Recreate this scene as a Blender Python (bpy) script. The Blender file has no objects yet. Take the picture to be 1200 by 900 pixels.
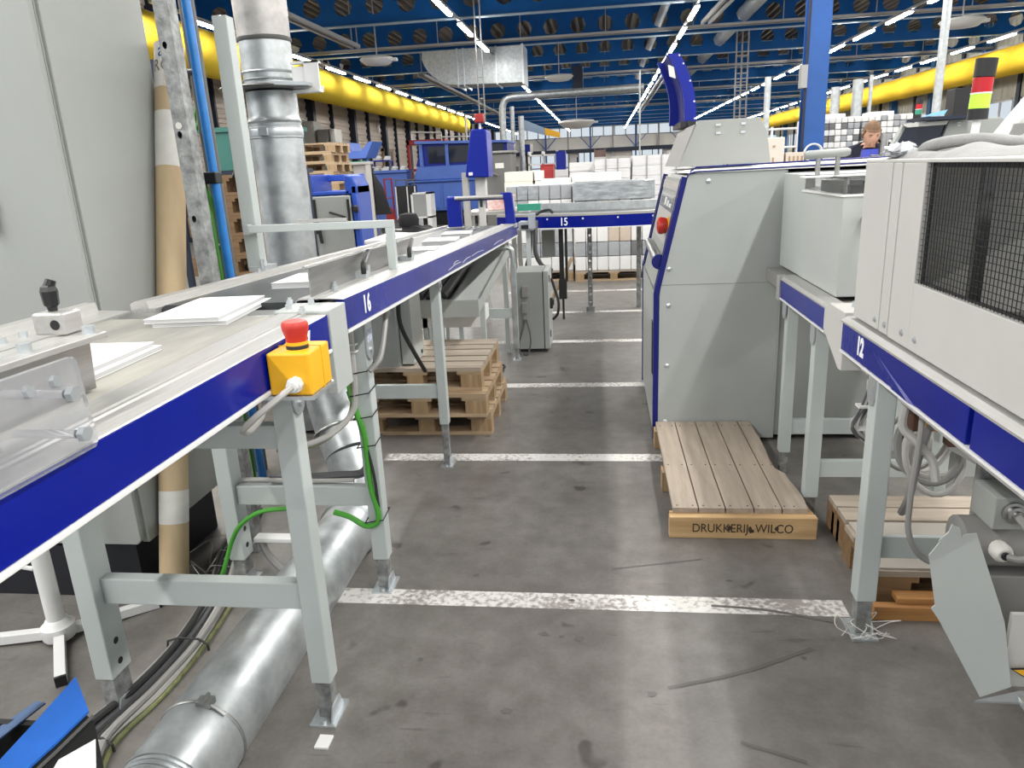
import bpy, bmesh, math, random
from math import sin, cos, pi, radians, hypot
from mathutils import Vector, Matrix
random.seed(7)
sc = bpy.context.scene
COL = sc.collection
# ------------------------------------------------------------------ mesh helper
class MB:
    def __init__(self): self.v = []; self.f = []
    def add(self, vs, fs):
        n = len(self.v); self.v += [tuple(p) for p in vs]; self.f += [tuple(i + n for i in f) for f in fs]; return self
    def box(self, x0, x1, y0, y1, z0, z1):
        return self.add([(x0,y0,z0),(x1,y0,z0),(x1,y1,z0),(x0,y1,z0),(x0,y0,z1),(x1,y0,z1),(x1,y1,z1),(x0,y1,z1)],
                        [(0,3,2,1),(4,5,6,7),(0,1,5,4),(1,2,6,5),(2,3,7,6),(3,0,4,7)])
    def hull8(self, a, b):      # two quads (lists of 4 points) joined
        return self.add(list(a) + list(b), [(3,2,1,0),(4,5,6,7),(0,1,5,4),(1,2,6,5),(2,3,7,6),(3,0,4,7)])
    def prism(self, pts, ax, a0, a1):
        n = len(pts)
        mp = {'x': lambda p, a: (a, p[0], p[1]), 'y': lambda p, a: (p[0], a, p[1]), 'z': lambda p, a: (p[0], p[1], a)}[ax]
        vs = [mp(p, a0) for p in pts] + [mp(p, a1) for p in pts]
        fs = [tuple(range(n))[::-1], tuple(range(n, 2*n))] + [(i, (i+1) % n, n + (i+1) % n, n + i) for i in range(n)]
        return self.add(vs, fs)
    def tube(self, pts, r, n=8, closed=False):
        P = [Vector(p) for p in pts]; m = len(P)
        R = r if isinstance(r, (list, tuple)) else [r] * m
        T = []
        for i in range(m):
            if closed: t = P[(i+1) % m] - P[i-1]
            else: t = P[min(i+1, m-1)] - P[max(i-1, 0)]
            T.append(t.normalized() if t.length > 1e-9 else Vector((0,0,1)))
        u = T[0].orthogonal().normalized(); vs = []
        for i in range(m):
            u = u - T[i] * u.dot(T[i])
            u = u.normalized() if u.length > 1e-6 else T[i].orthogonal().normalized()
            w = T[i].cross(u)
            vs += [P[i] + (u * cos(2*pi*k/n) + w * sin(2*pi*k/n)) * R[i] for k in range(n)]
        fs = []
        for i in range(m if closed else m - 1):
            j = (i + 1) % m
            fs += [(i*n + k, i*n + (k+1) % n, j*n + (k+1) % n, j*n + k) for k in range(n)]
        if not closed: fs += [tuple(range(n))[::-1], tuple((m-1)*n + k for k in range(n))]
        return self.add(vs, fs)
    def cyl(self, p0, p1, r0, r1=None, n=16): return self.tube([p0, p1], [r0, r0 if r1 is None else r1], n)
    def ring(self, c, axis, r, t, n=28, m=6):       # torus
        a = Vector(axis).normalized(); u = a.orthogonal().normalized(); w = a.cross(u); c = Vector(c)
        return self.tube([c + (u*cos(2*pi*k/n) + w*sin(2*pi*k/n)) * r for k in range(n)], t, m, True)
    def lathe(self, c, prof, n=20, axis='z'):
        c = Vector(c); vs = []
        for r, h in prof:
            for k in range(n):
                a, b = r*cos(2*pi*k/n), r*sin(2*pi*k/n)
                vs.append(c + Vector({'z': (a,b,h), 'x': (h,a,b), 'y': (a,h,b)}[axis]))
        m = len(prof)
        fs = [(i*n+k, i*n+(k+1) % n, (i+1)*n+(k+1) % n, (i+1)*n+k) for i in range(m-1) for k in range(n)]
        fs += [tuple(range(n))[::-1], tuple((m-1)*n+k for k in range(n))]
        return self.add(vs, fs)
    def holed(self, cells, mp):     # cells: (u0,u1,v0,v1,cu,cv,r) plate cells with an octagonal hole
        for (u0,u1,v0,v1,cu,cv,r) in cells:
            um, vm = cu, cv
            out = [(u1,vm),(u1,v1),(um,v1),(u0,v1),(u0,vm),(u0,v0),(um,v0),(u1,v0)]
            inn = [(cu + r*cos(pi*k/4), cv + r*sin(pi*k/4)) for k in range(8)]
            self.add([mp(*p) for p in out + inn], [(k, (k+1) % 8, 8 + (k+1) % 8, 8 + k) for k in range(8)])
        return self
    def xf(self, fn): self.v = [tuple(fn(Vector(p))) for p in self.v]; return self
OFF = {}
def _off(p): return OFF.get(p.name, Vector((0,0,0))) if p else Vector((0,0,0))
def obj(name, mb, mat, parent=None, bev=0.0, smooth=True, recalc=True, ang=40):
    me = bpy.data.meshes.new(name); o = _off(parent)
    me.from_pydata([tuple(Vector(p) - o) for p in mb.v], [], mb.f); me.update()
    if recalc:
        bm = bmesh.new(); bm.from_mesh(me); bmesh.ops.recalc_face_normals(bm, faces=bm.faces); bm.to_mesh(me); bm.free()
    me.materials.append(mat)
    if smooth: me.shade_smooth(); me.set_sharp_from_angle(angle=radians(ang))
    ob = bpy.data.objects.new(name, me); COL.objects.link(ob); ob.parent = parent
    OFF[ob.name] = o
    if bev:
        b = ob.modifiers.new('bevel', 'BEVEL'); b.width = bev; b.segments = 2; b.limit_method = 'ANGLE'; b.angle_limit = radians(50)
    return ob
def tag(o, label, cat, group=None, kind=None):
    o['label'] = label; o['category'] = cat
    if group: o['group'] = group
    if kind: o['kind'] = kind
    return o
def thing(name, label, cat, loc=(0,0,0), group=None):
    o = bpy.data.objects.new(name, None); COL.objects.link(o); o.location = loc; o.empty_display_size = .1
    OFF[o.name] = Vector(loc); return tag(o, label, cat, group)
def struct(name, mb, mat, **k):
    o = obj(name, mb, mat, **k); o['kind'] = 'structure'; return o
def solo(name, mb, mat, label, cat, group=None, **k): return tag(obj(name, mb, mat, **k), label, cat, group)
def copy_tree(o, loc=None, rz=0.0, label=None, group=None, parent=None):
    c = o.copy(); COL.objects.link(c)
    if parent: c.parent = parent
    if loc is not None: c.location = loc; c.rotation_euler = (0, 0, rz)
    if label: c['label'] = label
    if group: c['group'] = group
    for ch in list(o.children): copy_tree(ch, parent=c)
    return c
def text(body, size, mat, name, parent, M, bold=0.0, sx=1.0, ext=.0006, font_shear=0.0, sp=1.0):
    cu = bpy.data.curves.new(name, 'FONT'); cu.body = body; cu.size = size; cu.extrude = ext; cu.offset = bold; cu.shear = font_shear
    cu.space_character = sp; cu.align_x = 'CENTER'; cu.align_y = 'CENTER'
    t = bpy.data.objects.new(name + '_tmp', cu); COL.objects.link(t)
    dg = bpy.context.evaluated_depsgraph_get(); dg.update()
    me = bpy.data.meshes.new_from_object(t.evaluated_get(dg)); bpy.data.objects.remove(t)
    off = _off(parent)
    me.transform(M @ Matrix.Diagonal((sx, 1, 1, 1))); me.transform(Matrix.Translation(-off))
    me.materials.append(mat)
    o = bpy.data.objects.new(name, me); COL.objects.link(o); o.parent = parent; OFF[o.name] = off
    return o
def frame(c, xdir, ydir):      # 4x4 placing text with x along xdir, y along ydir at point c
    x = Vector(xdir).normalized(); y = Vector(ydir).normalized(); z = x.cross(y)
    return Matrix(((x.x,y.x,z.x,c[0]),(x.y,y.y,z.y,c[1]),(x.z,y.z,z.z,c[2]),(0,0,0,1)))
def arc(pts, n=8):              # Catmull-Rom through points
    P = [Vector(p) for p in pts]; P = [2*P[0]-P[1]] + P + [2*P[-1]-P[-2]]; out = []
    for i in range(1, len(P)-2):
        for k in range(n):
            t = k / n; a, b, c, d = P[i-1], P[i], P[i+1], P[i+2]
            out.append(.5*((2*b) + (c-a)*t + (2*a-5*b+4*c-d)*t*t + (3*b-a-3*c+d)*t**3))
    return out + [P[-2]]
# ------------------------------------------------------------------ materials
def M(name, col, rough=.5, metal=0.0, var=None, bump=None, spec=.5, stretch=(1,1,1), col2=None, emit=None, trans=0.0, alpha=1.0, coat=0.0, rvar=None):
    m = bpy.data.materials.new(name); m.use_nodes = True; nt = m.node_tree; b = nt.nodes['Principled BSDF']
    b.inputs['Base Color'].default_value = (*col, 1); b.inputs['Roughness'].default_value = rough; b.inputs['Metallic'].default_value = metal
    b.inputs['Specular IOR Level'].default_value = spec; b.inputs['Transmission Weight'].default_value = trans; b.inputs['Alpha'].default_value = alpha
    b.inputs['Coat Weight'].default_value = coat
    if emit: b.inputs['Emission Color'].default_value = (*emit[0], 1); b.inputs['Emission Strength'].default_value = emit[1]
    if var or bump or rvar:
        tc = nt.nodes.new('ShaderNodeTexCoord'); mp = nt.nodes.new('ShaderNodeMapping'); mp.inputs['Scale'].default_value = stretch
        nt.links.new(tc.outputs['Object'], mp.inputs['Vector'])
    def noise(scale, detail=5.0):
        n = nt.nodes.new('ShaderNodeTexNoise'); n.inputs['Scale'].default_value = scale; n.inputs['Detail'].default_value = detail
        n.inputs['Roughness'].default_value = .6; nt.links.new(mp.outputs['Vector'], n.inputs['Vector']); return n
    if var:
        n = noise(var[0]); r = nt.nodes.new('ShaderNodeValToRGB')
        lo = .5 - .2; hi = .5 + .2
        r.color_ramp.elements[0].position = lo; r.color_ramp.elements[1].position = hi
        c2 = col2 or tuple(c * (1 - var[1]) for c in col)
        r.color_ramp.elements[0].color = (*c2, 1); r.color_ramp.elements[1].color = (*(tuple(min(1, c * (1 + var[1]*.4)) for c in col) if not col2 else col), 1)
        nt.links.new(n.outputs['Fac'], r.inputs['Fac']); nt.links.new(r.outputs['Color'], b.inputs['Base Color'])
    if rvar:
        n = noise(rvar[0]); mr = nt.nodes.new('ShaderNodeMapRange'); mr.inputs['To Min'].default_value = rvar[1]; mr.inputs['To Max'].default_value = rvar[2]
        mr.inputs['From Min'].default_value = .3; mr.inputs['From Max'].default_value = .7
        nt.links.new(n.outputs['Fac'], mr.inputs['Value']); nt.links.new(mr.outputs['Result'], b.inputs['Roughness'])
    if bump:
        n = noise(bump[0]); bp = nt.nodes.new('ShaderNodeBump'); bp.inputs['Strength'].default_value = bump[1]; bp.inputs['Distance'].default_value = .01
        nt.links.new(n.outputs['Fac'], bp.inputs['Height']); nt.links.new(bp.outputs['Normal'], b.inputs['Normal'])
    return m
def wood(name, c1, c2, ax):
    st = [14, 14, 14]; st['xyz'.index(ax)] = 1.2
    return M(name, c1, .7, var=(2.2, .4), col2=c2, bump=(3.0, .25), stretch=tuple(st))
m_paint = M('light_grey_paint', (.42,.445,.43), .42, var=(3,.05), bump=(180,.04))
m_paint2 = M('machine_grey_paint', (.36,.38,.365), .45, var=(2.5,.07), bump=(220,.05))
m_housing = M('housing_grey_paint', (.31,.325,.31), .5, var=(1.6,.08), bump=(120,.05))
m_cover = M('warm_white_paint', (.52,.515,.49), .45, var=(3,.05), bump=(200,.04))
m_leg = M('leg_grey_paint', (.46,.50,.49), .4, var=(4,.05))
m_blue = M('ultramarine_panel', (.001,.008,.215), .2, var=(3,.12), spec=.3)
m_blue_old = M('scuffed_ultramarine_panel', (.003,.011,.215), .22, var=(3,.25), bump=(5,.22), stretch=(1,1,.5), spec=.35)
m_bluetrim = M('blue_edge_trim', (.008,.012,.13), .35, spec=.3)
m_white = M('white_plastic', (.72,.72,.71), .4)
m_lett = M('white_lettering', (.85,.85,.85), .5)
m_alu = M('aluminium_profile', (.50,.495,.475), .38, .55, var=(20,.12), stretch=(6,.4,6), rvar=(8,.3,.5))
m_steel = M('brushed_steel', (.42,.42,.41), .38, 1.0, var=(6,.2), stretch=(4,.5,8))
m_galv = M('galvanised_steel', (.55,.58,.59), .4, .8, var=(14,.25), rvar=(9,.34,.56))
m_galv_old = M('weathered_galvanised_steel', (.36,.37,.365), .55, .6, var=(26,.5), bump=(60,.3))
m_zinc = M('zinc_plate', (.62,.66,.68), .35, .75, var=(10,.15))
m_dirty = M('dirty_clear_sleeve', (.52,.50,.48), .4, .3, var=(7,.4))
m_belt = M('dark_conveyor_belt', (.045,.05,.052), .38, var=(5,.25), stretch=(6,.6,1))
m_belt2 = M('grey_conveyor_belt', (.37,.36,.315), .5, var=(2.2,.5), col2=(.20,.195,.18), stretch=(4,.8,1), rvar=(5,.4,.6))
m_black = M('black_plastic', (.012,.012,.013), .4)
m_dark = M('dark_plinth', (.006,.007,.012), .6)
m_rubber = M('black_rubber', (.02,.02,.02), .6)
m_paper = M('white_paper', (.74,.74,.75), .75)
m_paperedge = M('cut_paper_edges', (.50,.50,.50), .8, var=(8,.3), stretch=(.2,.2,80))
m_yel = M('yellow_plastic', (.80,.42,.012), .4)
m_red = M('red_plastic', (.48,.028,.018), .38)
m_redp = M('red_paint', (.34,.02,.018), .45, var=(4,.2))
m_cardb = M('kraft_cardboard', (.50,.38,.23), .75, var=(3,.12), stretch=(5,5,.6))
m_label = M('paper_label', (.66,.65,.61), .7, var=(14,.08))
m_pipeblue = M('blue_air_pipe', (.03,.22,.62), .28, var=(12,.2))
m_darkpipe = M('dark_grey_pipe', (.10,.10,.095), .45)
m_green = M('green_cable', (.06,.30,.03), .45)
m_yg = M('yellow_green_cable', (.21,.23,.10), .5, var=(30,.5))
m_cable = M('grey_cable', (.24,.235,.225), .5)
m_cable_l = M('light_grey_cable', (.40,.39,.37), .5)
m_hose = M('dark_grey_hose', (.085,.085,.09), .5)
m_w_top = wood('weathered_plank_wood', (.40,.335,.27), (.27,.225,.18), 'y')
m_w_x = wood('pallet_board_wood', (.47,.345,.215), (.29,.20,.12), 'x')
m_w_xt = wood('grey_pallet_board_wood', (.44,.375,.30), (.30,.25,.2), 'x')
m_w_front = wood('stamped_front_board_wood', (.58,.40,.21), (.40,.25,.11), 'x')
m_w_or = wood('varnished_orange_wood', (.50,.25,.085), (.30,.13,.04), 'x')
m_w_shade = wood('shaded_pallet_wood', (.27,.165,.08), (.15,.085,.04), 'x')  # wood darkened to hold the shade on the left and right pallets
m_blk = wood('pallet_block_wood', (.42,.29,.16), (.25,.16,.08), 'z')
m_ink = M('black_stamp_ink', (.05,.035,.02), .8)
m_bin = M('blue_bin_plastic', (.03,.16,.62), .4, var=(6,.2))
m_beam = M('beam_blue_paint', (.003,.075,.27), .5, var=(1.5,.15), spec=.2)
m_colm = M('column_blue_paint', (.016,.085,.31), .4, var=(4,.12))
m_deck = M('roof_deck_sheet', (.115,.098,.078), .6, .1, var=(1,.2))
m_lamp = M('lit_tube_diffuser', (.9,.9,.9), .5, emit=((1.0,.985,.95), 85.0))
m_lamp_near = M('lit_tube_diffuser_dim', (.9,.9,.9), .5, emit=((1.0,.985,.95), 42.0))
m_cart = M('cart_blue_paint', (.02,.07,.40), .4, var=(2,.12))
m_trunk = M('lighting_trunking', (.30,.30,.30), .5)
m_yduct = M('yellow_fabric_duct', (.70,.50,.045), .95, var=(.6,.10), bump=(1.2,.3), spec=.1)
m_yduct_r = M('amber_fabric_duct', (.82,.53,.04), .95, var=(.6,.10), spec=.1)
m_wall_l = M('brown_sheet_cladding', (.60,.53,.47), .6, var=(1,.12))
m_wall_r = M('beige_sheet_cladding', (.55,.53,.46), .6, var=(1,.1))
m_wall_f = M('far_wall_panel', (.80,.77,.72), .7)
m_darkcol = M('dark_blue_steelwork', (.008,.014,.035), .5)
m_mach = M('machine_blue_paint', (.075,.16,.54), .4, var=(2,.12))
m_mach_d = M('deep_blue_paint', (.003,.014,.25), .4, spec=.3)
m_glassdark = M('tinted_glass', (.015,.018,.03), .08, spec=.6)
m_clear = M('clear_acrylic', (.86,.87,.90), .10, trans=.86)
m_clear.node_tree.nodes['Principled BSDF'].inputs['IOR'].default_value = 1.12
m_film = M('stretch_film', (.40,.43,.45), .18, .25, var=(7,.35), bump=(9,.9), stretch=(1,1,3))
m_bun_w = M('white_book_bundle', (.74,.735,.72), .7, var=(6,.08))
m_bun_g = M('grey_book_bundle', (.36,.375,.39), .55, var=(5,.2))
m_bun_d = M('dark_book_bundle', (.16,.16,.165), .6, var=(6,.25))
m_bun_t = M('tan_book_bundle', (.55,.46,.37), .7, var=(6,.1))
m_pallet_white = M('wrapped_sheet_stack', (.64,.635,.64), .55, var=(4,.14), stretch=(.6,.6,9))
m_cream = M('cream_paper_stack', (.74,.72,.62), .7, var=(4,.06), stretch=(.5,.5,8))
m_cloth = M('grey_felt_cloth', (.30,.30,.295), .95, var=(8,.2), bump=(60,.4))
m_pclear = M('crinkled_plastic_bag', (.55,.57,.60), .15, .1, var=(12,.3), bump=(18,1.0))
m_skin = M('skin', (.55,.31,.22), .55)
m_hair = M('light_brown_hair', (.16,.085,.04), .7, var=(60,.4))
m_navy = M('navy_shirt_fabric', (.008,.010,.022), .85)
m_jacket = M('black_jacket_fabric', (.008,.008,.009), .9, bump=(30,.4))
m_teal = M('green_teal_plastic', (.03,.26,.17), .45)
m_win = M('window_glass', (.9,.95,1.0), .05, trans=1.0)
m_win.node_tree.nodes['Principled BSDF'].inputs['IOR'].default_value = 1.02
m_ltgreen = M('lit_green_lens', (.35,.75,.05), .25, emit=((.45,.9,.05), .55))
m_ltred = M('red_lens', (.45,.012,.02), .25)
# ------------------------------------------------------------------ hall: floor, markings, walls, roof
def floor_mat():
    m = bpy.data.materials.new('worn_concrete'); m.use_nodes = True; nt = m.node_tree; b = nt.nodes['Principled BSDF']; L = nt.links.new
    tc = nt.nodes.new('ShaderNodeTexCoord')
    def nz(scale, det, st=(1,1,1)):
        mp = nt.nodes.new('ShaderNodeMapping'); mp.inputs['Scale'].default_value = st; L(tc.outputs['Object'], mp.inputs['Vector'])
        n = nt.nodes.new('ShaderNodeTexNoise'); n.inputs['Scale'].default_value = scale; n.inputs['Detail'].default_value = det; n.inputs['Roughness'].default_value = .62
        L(mp.outputs['Vector'], n.inputs['Vector']); return n.outputs['Fac']
    def ramp(fac, p0, p1, c0, c1):
        r = nt.nodes.new('ShaderNodeValToRGB'); e = r.color_ramp.elements; e[0].position = p0; e[1].position = p1
        e[0].color = (*c0, 1); e[1].color = (*c1, 1); L(fac, r.inputs['Fac']); return r.outputs['Color']
    def mix(f, a, bb, mode='MULTIPLY'):
        x = nt.nodes.new('ShaderNodeMix'); x.data_type = 'RGBA'; x.blend_type = mode
        x.inputs['Factor'].default_value = f if not hasattr(f, 'node') else 1
        if hasattr(f, 'node'): L(f, x.inputs['Factor'])
        L(a, x.inputs['A']); L(bb, x.inputs['B']); return x.outputs['Result']
    base = ramp(nz(1.3, 6), .3, .7, (.130,.121,.111), (.200,.190,.177))
    blot = ramp(nz(9, 6), .36, .62, (.80,.79,.78), (1.04,1.04,1.04))
    grit = ramp(nz(70, 3), .3, .7, (.90,.90,.90), (1.05,1.05,1.05))
    spot = ramp(nz(5.2, 2), .285, .33, (.45,.43,.42), (1,1,1))
    scr = ramp(nz(2.2, 3, (1.2, 9, 1)), .30, .345, (.66,.65,.65), (1,1,1))
    c = mix(1.0, base, blot); c = mix(1.0, c, grit); c = mix(.8, c, spot); c = mix(.7, c, scr)
    L(c, b.inputs['Base Color'])
    mr = nt.nodes.new('ShaderNodeMapRange'); mr.inputs['To Min'].default_value = .27; mr.inputs['To Max'].default_value = .5; L(nz(3, 5), mr.inputs['Value']); L(mr.outputs['Result'], b.inputs['Roughness'])
    bp = nt.nodes.new('ShaderNodeBump'); bp.inputs['Strength'].default_value = .12; bp.inputs['Distance'].default_value = .004; L(nz(60, 4), bp.inputs['Height']); L(bp.outputs['Normal'], b.inputs['Normal'])
    return m
m_floor = floor_mat()
def line_mat():
    m = bpy.data.materials.new('worn_white_floor_paint'); m.use_nodes = True; nt = m.node_tree; b = nt.nodes['Principled BSDF']; L = nt.links.new
    tc = nt.nodes.new('ShaderNodeTexCoord'); n = nt.nodes.new('ShaderNodeTexNoise'); n.inputs['Scale'].default_value = 46; n.inputs['Detail'].default_value = 4
    L(tc.outputs['Object'], n.inputs['Vector'])
    n2 = nt.nodes.new('ShaderNodeTexNoise'); n2.inputs['Scale'].default_value = 2.5; L(tc.outputs['Object'], n2.inputs['Vector'])
    ad = nt.nodes.new('ShaderNodeMath'); ad.operation = 'ADD'; L(n.outputs['Fac'], ad.inputs[0]); L(n2.outputs['Fac'], ad.inputs[1])
    r = nt.nodes.new('ShaderNodeValToRGB'); e = r.color_ramp.elements; e[0].position = .43; e[1].position = .53
    e[0].color = (.27,.25,.23,1); e[1].color = (.62,.61,.585,1)
    hf = nt.nodes.new('ShaderNodeMath'); hf.operation = 'MULTIPLY'; hf.inputs[1].default_value = .5; L(ad.outputs[0], hf.inputs[0]); L(hf.outputs[0], r.inputs['Fac'])
    L(r.outputs['Color'], b.inputs['Base Color']); b.inputs['Roughness'].default_value = .6
    return m
m_line = line_mat()
struct('floor', MB().box(-12, 16.5, -4, 84, -.1, 0), m_floor, smooth=False)
for i in range(9):
    y = 2.385 + i * 1.402
    x0, x1 = (-1.02, .835) if i < 1 else (-1.25, .60)
    struct('trim_%d' % (i+1), MB().box(x0, x1, y - .05, y + .05, 0, .0012), m_line, smooth=False)
# dark scratches scraped across the floor
m_scr = M('floor_scuff', (.105,.098,.09), .6)
def scuff(pts, w, n):
    mb = MB(); P = arc(pts, 6)
    for a, b_ in zip(P[:-1], P[1:]):
        d = (b_ - a).normalized(); s = Vector((-d.y, d.x, 0)) * w
        mb.add([a-s, b_-s, b_+s, a+s], [(0,1,2,3)])
    mb.xf(lambda p: (p.x, p.y, .0016 if p.z == 0 else p.z)); o = struct('floor_marking', mb, m_scr, smooth=False); return o
scuff([(.18,1.93,0),(.42,2.02,0),(.66,2.15,0)], .007, 1); scuff([(.02,2.62,0),(.38,2.71,0)], .004, 2)
scuff([(.37,2.38,0),(.56,2.36,0),(.78,2.30,0)], .007, 3); scuff([(.36,1.72,0),(.52,1.66,0)], .006, 4)
scuff([(.72,1.46,0),(.9,1.36,0),(1.2,1.24,0)], .004, 5)
def stain(x, y, r):
    n = 14; mb = MB(); vs = [(x + r*cos(2*pi*k/n)*random.uniform(.55,1.1), y + .7*r*sin(2*pi*k/n)*random.uniform(.55,1.1), .0015) for k in range(n)]
    struct('floor_stain', mb.add(vs, [tuple(range(n))]), m_scr, smooth=False, recalc=False)
for x, y, r in ((-.135,2.39,.016),(-.30,1.80,.022),(.13,1.90,.020),(-.22,2.18,.020),(-.10,2.16,.022),(-.16,2.17,.012),(-.52,2.55,.016),(.46,2.55,.014),(-.62,2.02,.014),(.62,2.1,.012)): stain(x, y, r)
# side walls -------------------------------------------------------
def corr(x, y0, y1, z0, z1, pitch, dep):
    mb = MB(); n = int((y1 - y0) / pitch); pr = []
    for i in range(n):
        a = y0 + i * pitch; pr += [(a, 0), (a + pitch*.35, 0), (a + pitch*.5, dep), (a + pitch*.85, dep)]
    vs = [(x + d, y, z) for y, d in pr for z in (z0, z1)]
    return mb.add(vs, [(2*i, 2*i+2, 2*i+3, 2*i+1) for i in range(len(pr)-1)])
def corr_h(x, y0, y1, z0, z1, pitch, dep):      # horizontal profiles
    pr = []; z = z0
    while z < z1: pr += [(z, 0), (z + pitch*.4, 0), (z + pitch*.5, dep), (z + pitch*.9, dep)]; z += pitch
    vs = [(x + d, y, z) for z, d in pr for y in (y0, y1)]
    return MB().add(vs, [(2*i, 2*i+2, 2*i+3, 2*i+1) for i in range(len(pr)-1)])
struct('wall_left', MB().box(-11.75, -11.55, 8, 83, 0, 6.4), m_wall_l, smooth=False)
struct('wall_left_cladding', corr_h(-11.5, 8, 62, .2, 6.2, .28, .04), m_wall_l, smooth=False, recalc=False)
struct('wall_right', MB().box(16, 16.2, -2, 83, 0, 2.25).box(16, 16.2, -2, 83, 3.25, 6.4), m_wall_r, smooth=False)
struct('wall_right_cladding', corr(15.97, 10, 83, 3.3, 6.2, .4, -.04), m_wall_r, smooth=False, recalc=False)
for k in range(14):
    y = 14.3 + 5 * k
    mb = MB().box(-11.5, -11.2, y, y + .3, 0, 6.3)
    struct('column_left', mb, m_darkcol, smooth=False)
    if k > 0: struct('column_left', MB().box(-11.5, -11.33, y - 2.45, y - 2.35, 0, 6.3), m_darkcol, smooth=False)
m_rc = M('light_blue_steelwork', (.055,.20,.46), .45)
for k in range(13):
    y = 19.9 + 5 * k
    struct('column_right', MB().box(15.6, 15.95, y, y + .12, 0, 6.3).box(15.6, 15.64, y-.1, y + .22, 0, 6.3), m_rc, smooth=False)
    struct('column_right', MB().box(15.86, 15.94, y - 2.6, y - 2.35, 0, 6.3), m_darkcol, smooth=False)
    g = struct('window_%d' % (k+1), MB().box(16.06, 16.08, y - 4.9, y + .1, 2.3, 3.2), m_win, smooth=False)
    fr = MB()
    for j in range(6): fr.box(16.02, 16.1, y - 4.9 + j, y - 4.84 + j, 2.25, 3.25)
    obj('window_frame', fr.box(16.02, 16.1, y - 4.9, y + .1, 2.25, 2.3).box(16.02, 16.1, y - 4.9, y + .1, 3.2, 3.25), m_white, g, smooth=False)
# far wall with a clerestory strip of windows, white panels, a dark beam and openings below
fw = MB().box(-11.5, 16, 82, 82.2, 2.9, 4.35).box(-11.5, 16, 82, 82.2, 5.35, 6.4)
for a, b_ in ((-11.5,-8.2), (-3.6,-2.6), (-.8,3.0), (6.2,9.5), (12.5,16)): fw.box(a, b_, 82, 82.2, 0, 2.9)
struct('wall_far', fw, m_wall_f, smooth=False)
fb = MB().box(-11.5, 16, 81.4, 81.9, 2.75, 3.15)
struct('wall_far_beam', fb, m_darkcol, smooth=False)
for k in range(12):
    x = -10.8 + 2.35 * k
    mb = MB().box(x, x + .16, 81.5, 81.8, 0, 5.6)
    if k % 2 == 0:
        mb.tube([(x + .08, 81.6, 3.2), (x + 1.2, 81.6, 4.4)], .05, 4).tube([(x + .08, 81.6, 3.2), (x - 1.0, 81.6, 4.4)], .05, 4)
    struct('column_far', mb, m_colm if k % 2 == 0 else m_trunk, smooth=False)
for k, (a, b_) in enumerate(((-11.5,-4.6), (-4.6,2.3), (2.3,9.2), (9.2,16))):
    g = struct('window_%d' % (20+k), MB().box(a, b_, 82.08, 82.1, 4.35, 5.35), m_win, smooth=False)
    fr = MB(); x = a
    while x < b_ - .2: fr.box(x, x + .1, 82.0, 82.15, 4.35, 5.35); x += 1.15
    obj('window_frame', fr.box(a, b_, 82, 82.15, 5.3, 5.38).box(a, b_, 82, 82.15, 4.32, 4.4), m_trunk, g, smooth=False)
for k, (a, b_) in enumerate(((-8.2,-3.6), (-2.6,-.8), (3,6.2), (9.5,12.5))):
    g = struct('door_%d' % (k+1), MB().box(a, b_, 82.08, 82.1, 0, 2.9), m_win, smooth=False)
    fr = MB()
    for j in range(4): fr.box(a + (b_-a)*j/3 - .04, a + (b_-a)*j/3 + .04, 82, 82.15, 0, 2.9)
    obj('door_frame', fr.box(a, b_, 82, 82.15, 1.3, 1.4), m_darkcol, g, smooth=False)
# roof deck: corrugated sheet running along the aisle
pr = []; x = -12.0
while x < 16.4: pr += [(x, 6.45), (x + .12, 6.45), (x + .16, 6.32), (x + .24, 6.32)]; x += .28
struct('ceiling', MB().add([(x, y, z) for x, z in pr for y in (-6, 83)], [(2*i, 2*i+1, 2*i+3, 2*i+2) for i in range(len(pr)-1)]), m_deck, smooth=False, recalc=False)
m_flange = M('lamp_sheen_beam_flange', (.24,.33,.42), .4, var=(3,.2))  # pale tone puts the lamps' reflection on the flanges into the colour
# castellated beams across the hall
cells = []
NX = 33
for i in range(NX):
    u0 = -12.225 + .85 * i; cells.append((u0, u0 + .85, 5.32, 6.28, u0 + .425, 5.79, .245))
beam_me = None
for k in range(13):
    y = 20.5 + 5 * k
    if beam_me is None:
        mb = MB().holed(cells, lambda u, v: (u, -.006, v)); mb.holed(cells, lambda u, v: (u, .006, v))
        x1 = -12.225 + .85 * NX
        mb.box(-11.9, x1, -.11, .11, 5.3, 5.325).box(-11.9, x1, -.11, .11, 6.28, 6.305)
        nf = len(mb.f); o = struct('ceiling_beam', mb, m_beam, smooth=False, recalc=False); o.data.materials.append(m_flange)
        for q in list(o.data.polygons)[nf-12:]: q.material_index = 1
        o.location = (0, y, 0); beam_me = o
    else:
        o = beam_me.copy(); COL.objects.link(o); o.location = (0, y, 0)
for k, (y, a, b_) in enumerate(((24.6, -11.3, 15.8), (34.7, -11.3, 15.8), (44.6, -11.3, 15.8), (54.6, -11.3, 15.8))):
    mb = MB().box(a, b_, y - .09, y + .09, 5.3, 5.315).box(a, b_, y - .09, y - .078, 5.3, 5.39).box(a, b_, y + .078, y + .09, 5.3, 5.39)
    xx = a + 1
    while xx < b_: mb.box(xx, xx + .02, y - .02, y + .02, 5.38, 6.32); xx += 2.6
    solo('cable_tray', mb, m_trunk, ('grey cable tray crossing the hall under the second blue beam from the camera',
        'grey cable tray crossing the hall behind the rectangular duct', 'thin grey cable tray crossing the roof far beyond the duct',
        'farthest grey cable tray crossing the roof near the end wall')[k], 'cable tray', 'cable trays across the roof', smooth=False)
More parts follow.
